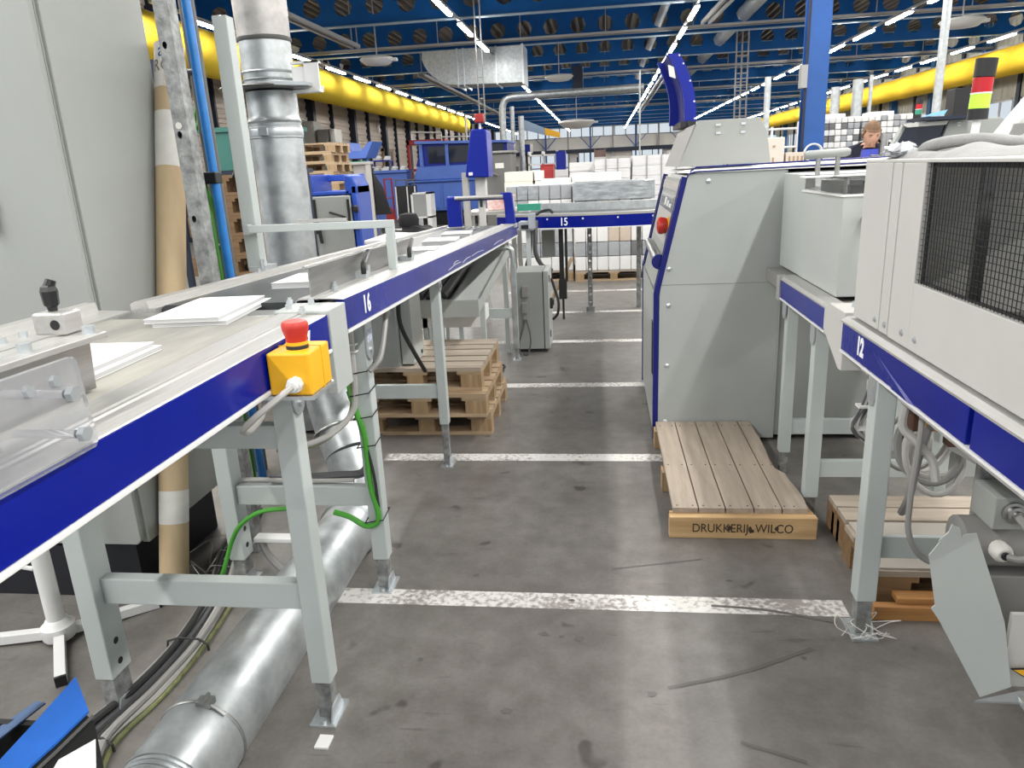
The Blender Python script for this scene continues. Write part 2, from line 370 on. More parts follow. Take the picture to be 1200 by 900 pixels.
# blue column, with a coil of white hose on it
t = thing('steel_column', 'bright blue steel column rising behind the long grey machine', 'column', (2.69, 10.5, 0))
obj('shaft', MB().box(2.56,2.82,10.36,10.378,0,6.3).box(2.56,2.82,10.602,10.62,0,6.3).box(2.683,2.697,10.378,10.602,0,6.3), m_colm, t, smooth=False)
obj('conduit', MB().tube([(2.545,10.34,0),(2.545,10.34,6.2)], .018, 8), m_darkcol, t)
obj('junction_box', MB().box(2.47,2.55,10.28,10.4,2.35,2.62), m_trunk, t, smooth=False)
hb = MB()
for j in range(4): hb.ring((2.68, 10.31 - .012*j, 1.56), (0,1,0), .105 + .006*(j % 2), .009, 26, 6)
solo('hose_coil', hb, m_white, 'coil of white hose hung on the blue column', 'hose')
# ------------------------------------------------------------------ rows of tube lights
ROWX = (-8.8, -3.4, 2.2, 7.9, 13.15)
rowlab = ('lit tube light in the row above the yellow duct on the wall of brown cladding', 'lit tube light in the row running past the rectangular grey duct',
          'lit tube light in the row above the curved blue chute', 'lit tube light in the row passing behind the bright blue column',
          'lit tube light in the row beside the yellow duct over the window strip')
proto = None
for r, x in enumerate(ROWX):
    tk = MB().box(x - .03, x + .03, 15, 80, 4.99, 5.05) if r != 1 else MB().box(x - .03, x + .03, 15, 24.8, 4.99, 5.05)
    if r == 1: tk.box(x - .03, x + .03, 26.4, 80, 4.99, 5.05)
    solo('light_trunking', tk, m_trunk,
         ('grey lighting rail', 'grey lighting rail', 'grey lighting rail', 'grey lighting rail', 'grey lighting rail')[r] + ' carrying the lamps ' +
         ('above the yellow duct by the brown wall', 'past the rectangular duct', 'above the curved blue chute', 'behind the blue column', 'beside the yellow duct over the windows')[r],
         'lighting rail', smooth=False)
    y = 16.3
    while y < 79:
        if r == 1 and 23.5 < y < 27: y += 2.8; continue
        if proto is None or r == 1 and pr_row == 0:
            pr_row = r
            proto = thing('ceiling_light', rowlab[r], 'ceiling light', (0,0,0), 'row of tube lights %d' % (r+1))
            obj('lamp_housing', MB().box(-.045,.045,-.85,.85,4.95,4.985), m_trunk, proto, smooth=False)
            obj('diffuser', MB().prism([(-.05,4.955),(-.04,4.91),(.04,4.91),(.05,4.955)], 'y', -.84, .84), m_lamp_near if r == 0 else m_lamp, proto, smooth=False)
            proto.location = (x, y + .85, 0)
        else: copy_tree(proto, (x, y + .85, 0), 0, rowlab[r], 'row of tube lights %d' % (r+1))
        y += 2.8
# ------------------------------------------------------------------ LEFT: conveyor with the emergency stop
def leg(parent, x0, x1, y0, y1, ztop, foot=True, inner=.13, plate_side=1, mat=None, holes=False):
    l = obj('leg', MB().box(x0, x1, y0, y1, inner, ztop), mat or m_leg, parent, bev=.004, smooth=False)
    xm, ym = (x0+x1)/2, (y0+y1)/2
    obj('inner_tube', MB().box(x0+.008, x1-.008, y0+.008, y1-.008, .008, inner + .03), m_galv_old, l, smooth=False)
    if foot:
        fp = MB().box(x0-.01, x1+.01, y0-.03, y1+.03, 0, .007).cyl((xm, y0-.016, .007),(xm, y0-.016, .016), .009, n=6)
        fp.prism([(ym-.05,0),(ym+.05,0),(ym+.03,.05),(ym-.03,.05)], 'x', x1-.008, x1-.003)
        obj('foot_plate', fp, m_zinc, l, smooth=False)
    if holes:
        hb = MB()
        for z in (.17,.24): hb.cyl((x1+.0006, ym, z), (x1-.002, ym, z), .011, n=12)
        obj('bolt_hole', hb, m_black, l, smooth=False)
    return l
def strap(mb, x0, x1, y0, y1, z, t=.004):       # cable tie around a square leg
    P = [(x0-t,y0-t,z),(x1+t,y0-t,z+.012),(x1+t,y1+t,z+.02),(x0-t,y1+t,z+.006)]
    return mb.tube(P, .0026, 5, True)
def lug(mb, x, y, z0, z1, w=.03):     # galvanised end plate with rounded foot
    P = [(y-w, z1)] + [(y - w*cos(a), z0 + w - w*sin(a)) for a in [pi*k/10 for k in range(11)]] + [(y+w, z1)]
    return mb.prism(P, 'x', x, x + .005).cyl((x+.005, y, z0+w), (x+.013, y, z0+w), .011, n=6)
c17 = thing('belt_conveyor', 'near belt conveyor with deep blue side panel carrying the yellow emergency stop box', 'conveyor', (-1.15, 1.2, 0))
Y0, Y1 = -.30, 1.985
obj('frame', MB().box(-1.56,-.80,Y0,Y1-.03,1.085,1.155), m_paint, c17, smooth=False)
fl = MB()
fl.prism([(-.915,1.180),(-.915,1.186),(-.856,1.186),(-.854,1.180),(-.847,1.180),(-.845,1.186),(-.838,1.186),(-.836,1.182),(-.776,1.182),(-.774,1.1795),(-.80,1.180)], 'y', Y0, Y1)
obj('side_rail', fl, m_alu, c17, smooth=False)
obj('belt_slot_shade', MB().box(-.9265,-.914,Y0,1.94,1.156,1.172), m_black, c17, smooth=False)  # black strip painted in as the shade between belt and rail
obj('rail_groove_shade', MB().box(-.8545,-.8465,Y0,Y1-.04,1.1795,1.1812), m_hose, c17, smooth=False)  # dark strip stands in for the shade inside the rail groove
obj('rear_rail', MB().prism([(-1.60,1.10),(-1.60,1.205),(-1.585,1.215),(-1.55,1.215),(-1.545,1.19),(-1.44,1.186),(-1.44,1.15)], 'y', Y0, 2.06), m_alu, c17, smooth=False)
obj('side_panel', MB().box(-.80,-.774,Y0,1.955,1.082,1.179), m_blue, c17, bev=.002, smooth=False)
obj('edge_strip', MB().box(-.80,-.770,Y0,1.955,1.071,1.0815), m_white, c17, bev=.002, smooth=False)
bp = [(1.0,)]
belt = MB()
prof = [(-.925,1.15),(-.925,1.170),(-.932,1.179),(-.945,1.183),(-1.425,1.183),(-1.432,1.175),(-1.432,1.15)]
belt.prism(prof, 'y', Y0, 1.94)
obj('belt', belt, m_belt2, c17, ang=60)
obj('end_roller', MB().cyl((-1.43,1.95,1.16),(-.925,1.95,1.16), .024, n=20), m_steel, c17)
obj('transfer_plate', MB().box(-1.43,-.90,1.965,2.04,1.176,1.182), m_steel, c17, smooth=False)
ep = MB().box(-.80,-.768,1.955,2.09,.945,1.188).box(-.93,-.768,1.955,2.09,1.182,1.192)
obj('end_cover', ep, m_paint, c17, bev=.003, smooth=False)
bo = MB()
for (x,y) in ((-.90,1.99),(-.86,2.06),(-.835,1.93),(-.93,2.07)): bo.cyl((x,y,1.19),(x,y,1.205),.010,n=6).cyl((x,y,1.205),(x,y,1.212),.006,n=8)
for y in (1.63,1.70,1.86,1.2,1.32): bo.cyl((-1.50,y,1.188),(-1.50,y,1.203),.011,n=6)
obj('clamp_bolt', bo, m_zinc, c17, smooth=False)
L1 = leg(c17, -.865,-.805, 1.725,1.785, 1.075)
leg(c17, -.865,-.805, -.10,-.04, 1.075); leg(c17, -1.535,-1.475, -.10,-.04, 1.085)
L1b = leg(c17, -1.535,-1.475, 1.70,1.79, 1.085, holes=True)
obj('cross_bar', MB().box(-1.475,-.865,1.735,1.775,.372,.455), m_leg, c17, bev=.003, smooth=False)
obj('cross_bar', MB().box(-1.475,-.865,1.735,1.775,.862,.928), m_leg, c17, bev=.003, smooth=False)
obj('mounting_lug', lug(MB(), -.803, 1.755, .955, 1.075, .032), m_zinc, c17, smooth=False)
text('17', .072, m_lett, 'panel_number', c17, frame((-.7725, 1.785, 1.135), (0,1,0), (0,0,1)), bold=.003, sx=.85)
# emergency stop
es = thing('emergency_stop_box', 'yellow emergency stop box with red mushroom button on the blue conveyor side', 'emergency stop', (-.72, 1.57, 1.07))
obj('box', MB().box(-.770,-.668,1.545,1.675,1.070,1.170), m_yel, es, bev=.005, smooth=False)
obj('lid_seam', MB().box(-.7715,-.6665,1.62,1.6225,1.0685,1.1715), m_yel, es, smooth=False)
obj('collar', MB().lathe((-.715,1.60,1.170), [(.026,0),(.026,.008),(.0255,.009)]), m_black, es)
obj('ring', MB().lathe((-.715,1.60,1.179), [(.025,0),(.025,.008)]), m_yel, es)
obj('button', MB().lathe((-.715,1.60,1.187), [(.024,0),(.026,.012),(.031,.03),(.031,.040),(.027,.047),(.015,.050)]), m_red, es)
gl = obj('cable_gland', MB().cyl((-.705,1.545,1.098),(-.705,1.530,1.098),.019,n=8).cyl((-.705,1.530,1.098),(-.705,1.515,1.098),.013,n=12), m_white, es, smooth=False)
obj('mounting_bracket', MB().box(-.790,-.665,1.54,1.68,1.060,1.069), m_zinc, es, smooth=False)
cb = arc([(-.705,1.515,1.098),(-.72,1.47,1.085),(-.755,1.44,1.058),(-.80,1.45,1.02),(-.81,1.50,1.00),(-.80,1.545,1.02),(-.795,1.57,1.06)], 6)
obj('cable', MB().tube(cb, .0075, 8), m_cable_l, es)
# books travelling on the belts
def book(name, label, cx, cy, z, rz, w=.205, l=.33, t=.014, grp=None, slope=0):
    t_ = thing(name, label, 'book block', (0,0,0))
    if grp: t_['group'] = grp
    c = MB().box(-w/2, w/2, -l/2, l/2, 0, .0012).box(-w/2, w/2, -l/2, l/2, t - .0012, t)
    obj('cover', c, m_paper, t_, smooth=False)
    obj('page_block', MB().box(-w/2 + .0015, w/2 - .0015, -l/2 + .0015, l/2 - .0015, .0012, t - .0012), m_paperedge, t_, smooth=False)
    t_.location = (cx, cy, z); t_.rotation_euler = (-slope, 0, rz); return t_
Z17 = 1.1835
book('book_block', 'white book block under another beside the emergency stop', -1.125, 1.995, Z17, .10, l=.36, t=.011)
book('book_block', 'topmost white book block of the pile beside the emergency stop', -1.14, 1.985, Z17+.0115, .085, l=.35, t=.011)
book('book_block', 'white book block under another by the steel side guide', -1.115, 1.365, Z17, .05, l=.36, t=.011)
book('book_block', 'topmost white book block of the pile by the steel side guide', -1.125, 1.355, Z17+.0115, .04, l=.35, t=.011)
S16 = .0285
def z16(y): return 1.2 - S16*(y - 2.1)
book('book_block', 'single white book block partly behind the upright steel guide plate', -1.07, 2.61, z16(2.61)-.006, .10, slope=S16, l=.33, t=.02)
book('book_block', 'white book block just beyond the upright steel guide plate', -1.00, 3.95, z16(3.95)-.006, .1, slope=S16, l=.28)
book('book_block', 'white book block lying midway between guide plate and blue portal', -1.02, 4.62, z16(4.62)-.006, .12, slope=S16, l=.4, t=.02)
book('book_block', 'white book block lying nearest the blue portal on the belt', -1.06, 5.35, z16(5.35)-.006, .12, slope=S16, l=.4, t=.02)
# ------------------------------------------------------------------ conveyor 16, gently falling towards the portal
c16 = thing('belt_conveyor', 'long sloping belt conveyor with scuffed blue side panel numbered sixteen', 'conveyor', (-1.1, 4.3, 0))
sh = lambda p: (p.x, p.y, p.z - S16*(p.y - 2.1))
Y0, Y1 = 2.095, 6.68
obj('frame', MB().box(-1.40,-.80,Y0,Y1,1.10,1.165).xf(sh), m_paint, c16, smooth=False)
obj('side_rail', MB().prism([(-.915,1.1985),(-.915,1.203),(-.86,1.203),(-.858,1.198),(-.85,1.198),(-.848,1.203),(-.795,1.202),(-.774,1.1985),(-.80,1.1983)], 'y', Y0, Y1).xf(sh), m_alu, c16, smooth=False)
obj('belt_slot_shade', MB().box(-.919,-.9155,Y0,Y1-.02,1.166,1.196).xf(sh), m_black, c16, smooth=False)  # gap shade as a black strip, as on the near conveyor
obj('rail_groove_shade', MB().box(-.8585,-.8495,Y0,Y1,1.197,1.1995).xf(sh), m_hose, c16, smooth=False)  # groove shade as a dark strip, as on the near conveyor
obj('rear_rail', MB().prism([(-1.44,1.10),(-1.44,1.205),(-1.425,1.212),(-1.385,1.212),(-1.38,1.19),(-1.36,1.19),(-1.36,1.15)], 'y', Y0-.03, Y1).xf(sh), m_alu, c16, smooth=False)
obj('side_panel', MB().box(-.80,-.774,2.10,Y1-.02,1.104,1.198).xf(sh), m_blue_old, c16, bev=.002, smooth=False)
obj('edge_strip', MB().box(-.80,-.770,2.10,Y1-.02,1.094,1.1035).xf(sh), m_white, c16, smooth=False)
m16 = MB().prism([(-.918,1.15),(-.918,1.188),(-.93,1.194),(-1.345,1.194),(-1.355,1.188),(-1.355,1.15)], 'y', 2.095, Y1)
obj('belt', m16.xf(sh), m_belt, c16, smooth=False)
for (ya, za, yb, zb) in ((3.62,1.118,3.95,1.128),(4.0,1.118,4.25,1.13),(4.3,1.128,4.75,1.126),(5.2,1.125,5.7,1.13),(3.75,1.135,3.9,1.14)): obj('scratch', MB().tube(arc([(-.7735,ya,za),(-.7735,(ya+yb)/2,(za+zb)/2+.006),(-.7735,yb,zb)],4), .0016, 4).xf(sh), m_white, c16)
L2 = leg(c16, -.895,-.835, 2.43,2.49, 1.085)
obj('mounting_lug', lug(MB(), -.833, 2.46, .92, 1.09, .034), m_zinc, c16, smooth=False)
obj('lug_sticker', MB().box(-.8278,-.827,2.435,2.485,.985,1.03), M('blue_print_label', (.10,.14,.32), .5, var=(40,.6), col2=(.7,.72,.75)), c16, smooth=False)
leg(c16, -1.475,-1.415, 2.42,2.50, 1.10, holes=True, inner=.12)
obj('cross_bar', MB().box(-1.415,-.895,2.44,2.48,.352,.43), m_leg, c16, bev=.003, smooth=False)
obj('cross_bar', MB().box(-1.415,-.895,2.44,2.48,.845,.915), m_leg, c16, bev=.003, smooth=False)
leg(c16, -.892,-.842, 3.66,3.71, 1.055, inner=.24)
obj('mounting_lug', lug(MB(), -.842, 3.685, .96, 1.055, .03), m_zinc, c16, smooth=False)
leg(c16, -1.40,-1.35, 3.66,3.71, 1.055, inner=.24)
obj('cross_bar', MB().box(-1.35,-.892,3.67,3.70,.385,.462), m_leg, c16, bev=.003, smooth=False)
leg(c16, -.76,-.715, 5.93,5.975, .80, inner=.1, mat=m_galv)
obj('cross_bar', MB().tube(arc([(-1.05,5.95,.93),(-.9,5.95,.945),(-.76,5.95,.93),(-.74,5.95,.88),(-.738,5.95,.8)],5), .02, 8), m_galv, c16)
obj('cross_bar', MB().box(-1.3,-.76,5.94,5.97,.36,.44), m_leg, c16, smooth=False)
leg(c16, -1.39,-1.35, 5.93,5.975, .98, inner=.1)
text('16', .080, m_lett, 'panel_number', c16, frame((-.7725, 2.305, 1.146), (0,1,-.0285), (0,0,1)), bold=.0022, sx=.82, sp=1.25)
# rail fittings of conveyor 16
ft = MB()
for (x,y) in ((-.885,2.33),(-.90,2.20),(-.86,2.26),(-.87,2.95),(-1.41,2.88),(-1.41,3.02)): ft.cyl((x,y,1.19),(x,y,1.215),.011,n=6).cyl((x,y,1.215),(x,y,1.225),.006,n=8)
obj('clamp_bolt', ft.xf(sh), m_zinc, c16, smooth=False)
# upright guide plate with clamp levers
gp = thing('guide_plate', 'upright steel guide plate clamped along the sloping belt with two black levers', 'guide plate', (-.93, 2.85, 1.19))
P0, P1 = Vector((-.885, 2.125, 0)), Vector((-.955, 3.62, 0)); d = (P1-P0).normalized(); s = Vector((-d.y, d.x, 0))*.0022
g = MB().hull8([(*(P0-s).xy, z16(2.125)+.0), (*(P1-s).xy, z16(3.62)+.0), (*(P1+s).xy, z16(3.62)), (*(P0+s).xy, z16(2.125))],
               [(*(P0-s).xy, z16(2.125)+.092), (*(P1-s).xy, z16(3.62)+.085), (*(P1+s).xy, z16(3.62)+.085), (*(P0+s).xy, z16(2.125)+.092)])
obj('plate', g, m_steel, gp, smooth=False)
obj('top_lip', MB().tube([(P0.x-.012, P0.y, z16(2.125)+.092), (P1.x-.012, P1.y, z16(3.62)+.085)], [.006,.006], 6), m_steel, gp, smooth=False)
for yy in (2.62, 3.28):
    z = z16(yy); x = -.885
    c = obj('clamp', MB().box(x-.035, x+.02, yy-.018, yy+.018, z+.0, z+.028).cyl((x-.05,yy,z+.02),(x-.01,yy,z+.02),.008).cyl((x+.01,yy+.04,z),(x+.01,yy+.04,z+.045),.01), m_zinc, gp, smooth=False)
    obj('lever', MB().tube(arc([(x+.012,yy-.015,z+.02),(x+.012,yy-.015,z+.05),(x+.008,yy+.02,z+.062),(x-.01,yy+.13,z+.085)],4), [.010]*5+[.011]*5+[.0105]*3, 8), m_black, c)
# tall upright and the square tube bracket
up = thing('upright_post', 'tall white square post on the rear conveyor rail with low tube bracket', 'post', (-1.46, 2.98, 1.175))
obj('post', MB().box(-1.49,-1.43,2.95,3.01,1.19,2.165), m_leg, up, bev=.003, smooth=False)
obj('foot_clamp', MB().box(-1.475,-1.40,2.925,3.035,1.185,1.205).cyl((-1.415,2.93,1.2),(-1.415,2.93,1.235),.01,n=8), m_zinc, up, smooth=False)
br = obj('bracket_tube', MB().box(-1.46,-.835,2.905,2.935,1.345,1.375).box(-.868,-.835,2.905,2.935,1.165,1.345), m_leg, up, bev=.002, smooth=False)
obj('end_cap', MB().box(-1.464,-1.44,2.90,2.94,1.34,1.38), m_zinc, br, smooth=False)
obj('top_clip', MB().box(-1.24,-1.03,2.915,2.93,1.378,1.39), m_alu, up, smooth=False)
# acrylic side guide at the near end of the belt
sg = thing('side_guide', 'clear acrylic guard with steel block and black knob at the near belt end', 'side guide', (-.87, 1.0, 1.19))
ay = [(.60,1.176),(.955,1.176),(.962,1.185),(.953,1.312),(.945,1.318),(.60,1.322)]
obj('acrylic_plate', MB().prism(ay, 'x', -.775, -.765), m_clear, sg, smooth=False)
obj('acrylic_plate', MB().prism([(y-.06, z) for y, z in ay], 'x', -.885, -.875), m_clear, sg, smooth=False)
for (y,z) in ((.925,1.268),(.93,1.205)):
    r = obj('spacer_rod', MB().cyl((-.875,y,z),(-.775,y,z),.0065,n=12), m_clear, sg)
    obj('rod_nut', MB().cyl((-.765,y,z),(-.755,y,z),.012,n=6), m_zinc, r, smooth=False)
for y in (.90,.85): obj('rod_nut', MB().cyl((-.765,y,1.295),(-.758,y,1.295),.009,n=6), m_zinc, sg, smooth=False)
obj('steel_block', MB().prism([(.80,1.188),(1.225,1.188),(1.235,1.288),(.80,1.288)], 'x', -.972,-.955), m_steel, sg, bev=.001, smooth=False)
arm = obj('mounting_arm', MB().prism([(-.99,.80),(-.91,.80),(-.895,1.205),(-.965,1.245)], 'z', 1.290,1.302), m_alu, sg, bev=.002, smooth=False)
obj('arm_ring', MB().cyl((-.935,.98,1.302),(-.935,.98,1.309),.018,n=14), m_zinc, arm, smooth=False)
for x, y in ((-.93,1.05),(-.915,1.185)): obj('arm_bolt', MB().cyl((x,y,1.302),(x,y,1.316),.011,n=6), m_zinc, arm, smooth=False)
cbk = obj('clamp_block', MB().box(-1.005,-.945,1.165,1.215,1.303,1.343), m_alu, sg, bev=.004, smooth=False)
obj('clamp_bore', MB().cyl((-.962,1.1655,1.322),(-.962,1.164,1.322),.009,n=14), m_black, cbk, smooth=False)
obj('knob', MB().lathe((-.98,1.19,1.343), [(.008,0),(.009,.008),(.013,.011),(.015,.036),(.012,.044),(.008,.047)], 7).cyl((-.98,1.19,1.383),(-.975,1.195,1.398),.010,.009,8), m_black, sg, smooth=False)
# ------------------------------------------------------------------ grey housing behind the conveyor
hs = thing('machine_housing', 'tall pale grey machine housing with vertical door seam behind the near conveyor', 'machine', (-2.4, 2.6, 0))
HX = -1.757
obj('front_door', MB().prism([(-3.4,.232),(HX-.03,.232),(HX-.012,.25),(HX-.012,3.3),(-3.4,3.3)], 'y', 2.33, 2.352), m_housing, hs, bev=.004, smooth=False)
obj('side_panel', MB().box(HX-.03,HX,2.362,2.93,.228,3.3).box(HX-.05,HX-.012,2.355,2.362,.24,3.3), m_housing, hs, bev=.004, smooth=False)
obj('body', MB().box(-3.4,HX-.03,2.352,2.925,.235,3.3), m_darkcol, hs, smooth=False)
obj('plinth', MB().box(-3.35,HX-.06,2.36,2.93,0,.235), m_dark, hs, smooth=False)
obj('plinth', MB().box(-3.4,-2.0,2.335,2.36,0,.22), m_dark, hs, smooth=False)
obj('handle', MB().lathe((-2.06,2.32,1.52),[(.001,-.012),(.03,-.010),(.03,.010)],16,'y').box(-2.075,-2.045,2.30,2.315,1.43,1.60), m_white, hs)
# leaning cardboard tube
ct = thing('cardboard_tube', 'long kraft cardboard tube leaning beside the grey housing', 'tube', (-1.70, 2.36, 0))
A, B = Vector((-1.70, 2.37, .012)), Vector((-1.700, 2.985, 2.075)); ax = (B-A).normalized()
def seg(a, b, r): return MB().cyl(A.lerp(B, a), A.lerp(B, b), r, n=24)
u_ = ax.orthogonal().normalized(); w_ = ax.cross(u_)
tb = MB(); ri = .047
vs = [A + (u_*cos(2*pi*k/24)+w_*sin(2*pi*k/24))*.0545 for k in range(24)] + [B + (u_*cos(2*pi*k/24)+w_*sin(2*pi*k/24))*.0545 for k in range(24)] + \
     [B + (u_*cos(2*pi*k/24)+w_*sin(2*pi*k/24))*ri for k in range(24)] + [B - ax*.4 + (u_*cos(2*pi*k/24)+w_*sin(2*pi*k/24))*ri for k in range(24)]
tb.add(vs, [(r*24+k, r*24+(k+1)%24, (r+1)*24+(k+1)%24, (r+1)*24+k) for r in range(3) for k in range(24)] + [tuple(range(24)), tuple(72+k for k in range(24))])
obj('tube', tb, m_cardb, ct)
obj('wrap_label', seg(.775,.875,.0552), m_label, ct)
obj('wrap_label', seg(.125,.185,.0552), m_label, ct)
obj('printed_top', seg(.918,.999,.0551), m_label, ct)
side = (Vector((0,0,1.55)) - B); side = (side - ax*side.dot(ax)).normalized(); rgt = ax.cross(side) * -1
def ontube(a, tx, size, mat, nm, ang=0):
    c = A.lerp(B, a); n_ = (side*cos(ang) + rgt*sin(ang)).normalized(); xd = ax.cross(n_)
    t = text(tx, size, mat, nm, None, Matrix.Identity(4)); me = t.data
    for v in me.vertices:
        th = v.co.x/.0556; nn = n_*cos(th) + xd*sin(th); v.co = c + nn*(.0556 + max(0, v.co.z)) + ax*v.co.y - Vector(ct.location)
    t.parent = ct; return t
ontube(.982, 'ay', .075, M('blue_print', (.02,.05,.25), .7), 'print_blue', .25)
ontube(.955, 'ROC', .065, M('brown_grey_print', (.22,.17,.14), .7), 'print_grey', .1)
m_pr = M('faded_red_print', (.62,.40,.33), .7)
for j in range(3): ontube(.937 - .008*j, 'IIIII IIII', .016, m_pr, 'print_red', .05)
# perforated steel post
pp = thing('perforated_post', 'weathered perforated steel post standing right of the cardboard tube', 'post', (-1.54, 2.73, 0))
def pm(face):
    def f(u, v):
        cx = -1.537 - .0094*(v/2.1); w = .0285
        return {'f': (cx+u*.679, 2.70, v), 'r': (cx+w, 2.7285+u*.679, v)}[face]
    return f
cl = []; v = 0.05
while v < 3.1: cl.append((-.042,.042, v, v+.305, -.012, v+.15, .0135)); v += .305
mb = MB().holed(cl, pm('f')); mb.holed([(a,b,c,d_,0,f_,.001) for a,b,c,d_,e,f_,g_ in cl], pm('r'))
mb.add([(-1.5655,2.70,.05),(-1.5655,2.757,.05),(-1.579,2.757,3.1),(-1.579,2.70,3.1)], [(0,1,2,3)]).add([(-1.5655,2.757,.05),(-1.5085,2.757,.05),(-1.522,2.757,3.1),(-1.579,2.757,3.1)],[(0,1,2,3)])
obj('post', mb, m_galv_old, pp, smooth=False, recalc=False)
obj('base', MB().box(-1.575,-1.50,2.69,2.765,0,.05), m_galv_old, pp, smooth=False)
obj('round_sticker', MB().cyl((-1.551,2.6995,1.757),(-1.551,2.698,1.757),.012,n=18), m_label, pp, smooth=False)
# air pipe and its neighbours
ap = thing('air_pipe', 'bright blue compressed air pipe rising behind the conveyors', 'pipe', (-1.86, 3.5, 0))
obj('pipe', MB().cyl((-1.855,3.49,0),(-1.885,3.50,3.1),.0215,n=18), m_pipeblue, ap)
obj('tape_band', MB().box(-1.955,-1.845,3.462,3.53,1.545,1.60), m_black, ap, bev=.006, smooth=False)
for z in (1.24,2.05): obj('pipe_clip', MB().cyl((-1.95,3.51,z),(-1.88,3.51,z),.016,n=12), m_darkpipe, ap)
solo('drain_pipe', MB().cyl((-1.915,3.60,0),(-1.935,3.60,3.1),.036,n=18), m_darkpipe, 'dark grey pipe running up behind the blue air pipe', 'pipe')
gh = MB().tube(arc([(-1.885,3.52,0.0),(-1.885,3.51,.5),(-1.88,3.50,1.0),(-1.895,3.50,1.4),(-1.95,3.51,1.60),(-1.99,3.56,1.75),(-1.975,3.68,1.95),(-1.94,3.69,2.6)],6), .012, 8)
gh.tube(arc([(-1.905,3.50,0.0),(-1.905,3.49,.5),(-1.90,3.48,1.0),(-1.91,3.48,1.4),(-1.965,3.49,1.60),(-2.005,3.54,1.75),(-1.995,3.67,1.95),(-1.955,3.68,2.6)],6), .008, 6)
solo('air_hose', gh, m_green, 'bright green hoses strapped beside the blue air pipe', 'hose')
# big vertical duct
vd = thing('exhaust_duct', 'wide galvanised exhaust duct rising behind the sloping conveyor', 'duct', (-1.87, 4.3, 0))
cx, cy = -1.888, 4.32
dp = MB().lathe((cx,cy,0), [(.147,.02),(.147,1.78)], 36)
obj('lower_duct', dp, m_galv, vd)
obj('seam_collar', MB().lathe((cx,cy,0), [(.147,1.775),(.152,1.78),(.152,1.84),(.147,1.845),(.148,1.86),(.156,1.868),(.148,1.876),(.142,1.9),(.142,2.03)], 36), m_galv, vd)
obj('clamp_band', MB().lathe((cx,cy,0), [(.1535,1.79),(.155,1.795),(.155,1.825),(.1535,1.83)], 36).box(cx-.03,cx+.02,cy-.170,cy-.150,1.79,1.832), m_zinc, vd)
obj('damper_disc', MB().lathe((cx,cy,2.045), [(.275,-.006),(.282,0),(.275,.008)], 40), m_darkpipe, vd, ang=20)
obj('damper_slide', MB().hull8([(cx+.05,cy-.27,2.045),(cx+.30,cy-.20,2.035),(cx+.30,cy+.05,2.035),(cx+.05,cy+.05,2.045)],[(cx+.05,cy-.27,2.062),(cx+.30,cy-.20,2.052),(cx+.30,cy+.05,2.052),(cx+.05,cy+.05,2.062)]), m_zinc, vd, smooth=False)
obj('upper_collar', MB().lathe((cx,cy,0), [(.140,2.06),(.140,2.085),(.150,2.092),(.140,2.10),(.141,2.125),(.153,2.132),(.143,2.14),(.143,2.30)], 36), m_galv, vd)
obj('hose_clamp', MB().lathe((cx,cy,0), [(.146,2.292),(.150,2.297),(.150,2.312),(.146,2.316)], 36), m_darkpipe, vd)
obj('flexible_sleeve', MB().lathe((cx,cy,0), [(.145,2.30),(.146,2.42),(.150,2.6),(.152,3.4)], 36), m_dirty, vd)
obj('damper_lever', MB().cyl((cx-.17,cy-.10,1.70),(cx-.245,cy-.12,1.57),.013,n=8).cyl((cx-.16,cy-.10,1.95),(cx-.17,cy-.10,1.70),.009,n=8), m_black, vd)
sb = MB().box(-1.70,-1.60,4.20,4.22,2.03,2.14).box(-1.625,-1.545,4.19,4.205,2.02,2.165).box(-1.70,-1.545,4.19,4.24,2.155,2.165).box(-1.70,-1.545,4.18,4.24,2.005,2.02)
obj('support_bracket', sb, m_white, vd, smooth=False)
# ------------------------------------------------------------------ floor pipe, cables, stand, bin
fd = thing('floor_duct', 'galvanised round duct lying on the concrete under the conveyor', 'duct', (-1.07, 2.1, 0))
r = .118; X = -1.085
obj('straight_pipe', MB().tube([(X,1.50,r),(X,2.70,r)], r, 40), m_galv, fd)
obj('end_sleeve', MB().tube([(X,1.33,r),(X,1.52,r)], r*1.012, 40), m_galv, fd)
obj('clamp_band', MB().ring((X,1.505,r), (0,1,0), r*1.02, .0045, 44, 6).box(X+.01,X+.05,1.49,1.52,2*r-.006,2*r+.012).tube([(X+.02,1.50,2*r+.010),(X+.06,1.498,2*r-.006),(X+.085,1.496,2*r-.025)],.005,6).cyl((X+.03,1.485,2*r+.014),(X+.03,1.525,2*r+.014),.005,n=8), m_steel, fd)
sp = MB()
for k in range(16): sp.ring((X,1.325-.016*k,r), (0,1,0), r*.95, .006, 36, 6)
obj('spiral_hose', sp.tube([(X,1.34,r),(X,1.05,r)], r*.94, 36), m_galv, fd)
obj('flange', MB().tube([(X,2.69,r),(X,2.70,r),(X,2.73,r),(X,2.74,r)], [r*1.0,r*1.09,r*1.09,r*1.0], 40).ring((X,2.76,r),(0,1,0),r*1.03,.008,40,6), m_galv, fd, ang=25)
eb = MB().tube(arc([(X,2.74,r),(X-.005,2.86,r+.02),(X-.04,2.98,r+.09),(X-.09,3.05,r+.2)],5), r*.98, 36)
obj('elbow', eb, m_galv, fd)
obj('elbow_clamp', MB().ring((X-.15,3.12,.40),(-.4,.5,.75),r*1.05,.01,36,6).box(X-.20,X-.14,3.0,3.03,.41,.44), m_steel, fd)
obj('riser', MB().tube(arc([(X-.09,3.05,r+.2),(X-.15,3.12,.42),(X-.22,3.2,.62),(X-.26,3.24,.95)],5), r*1.0, 36), m_galv, fd)
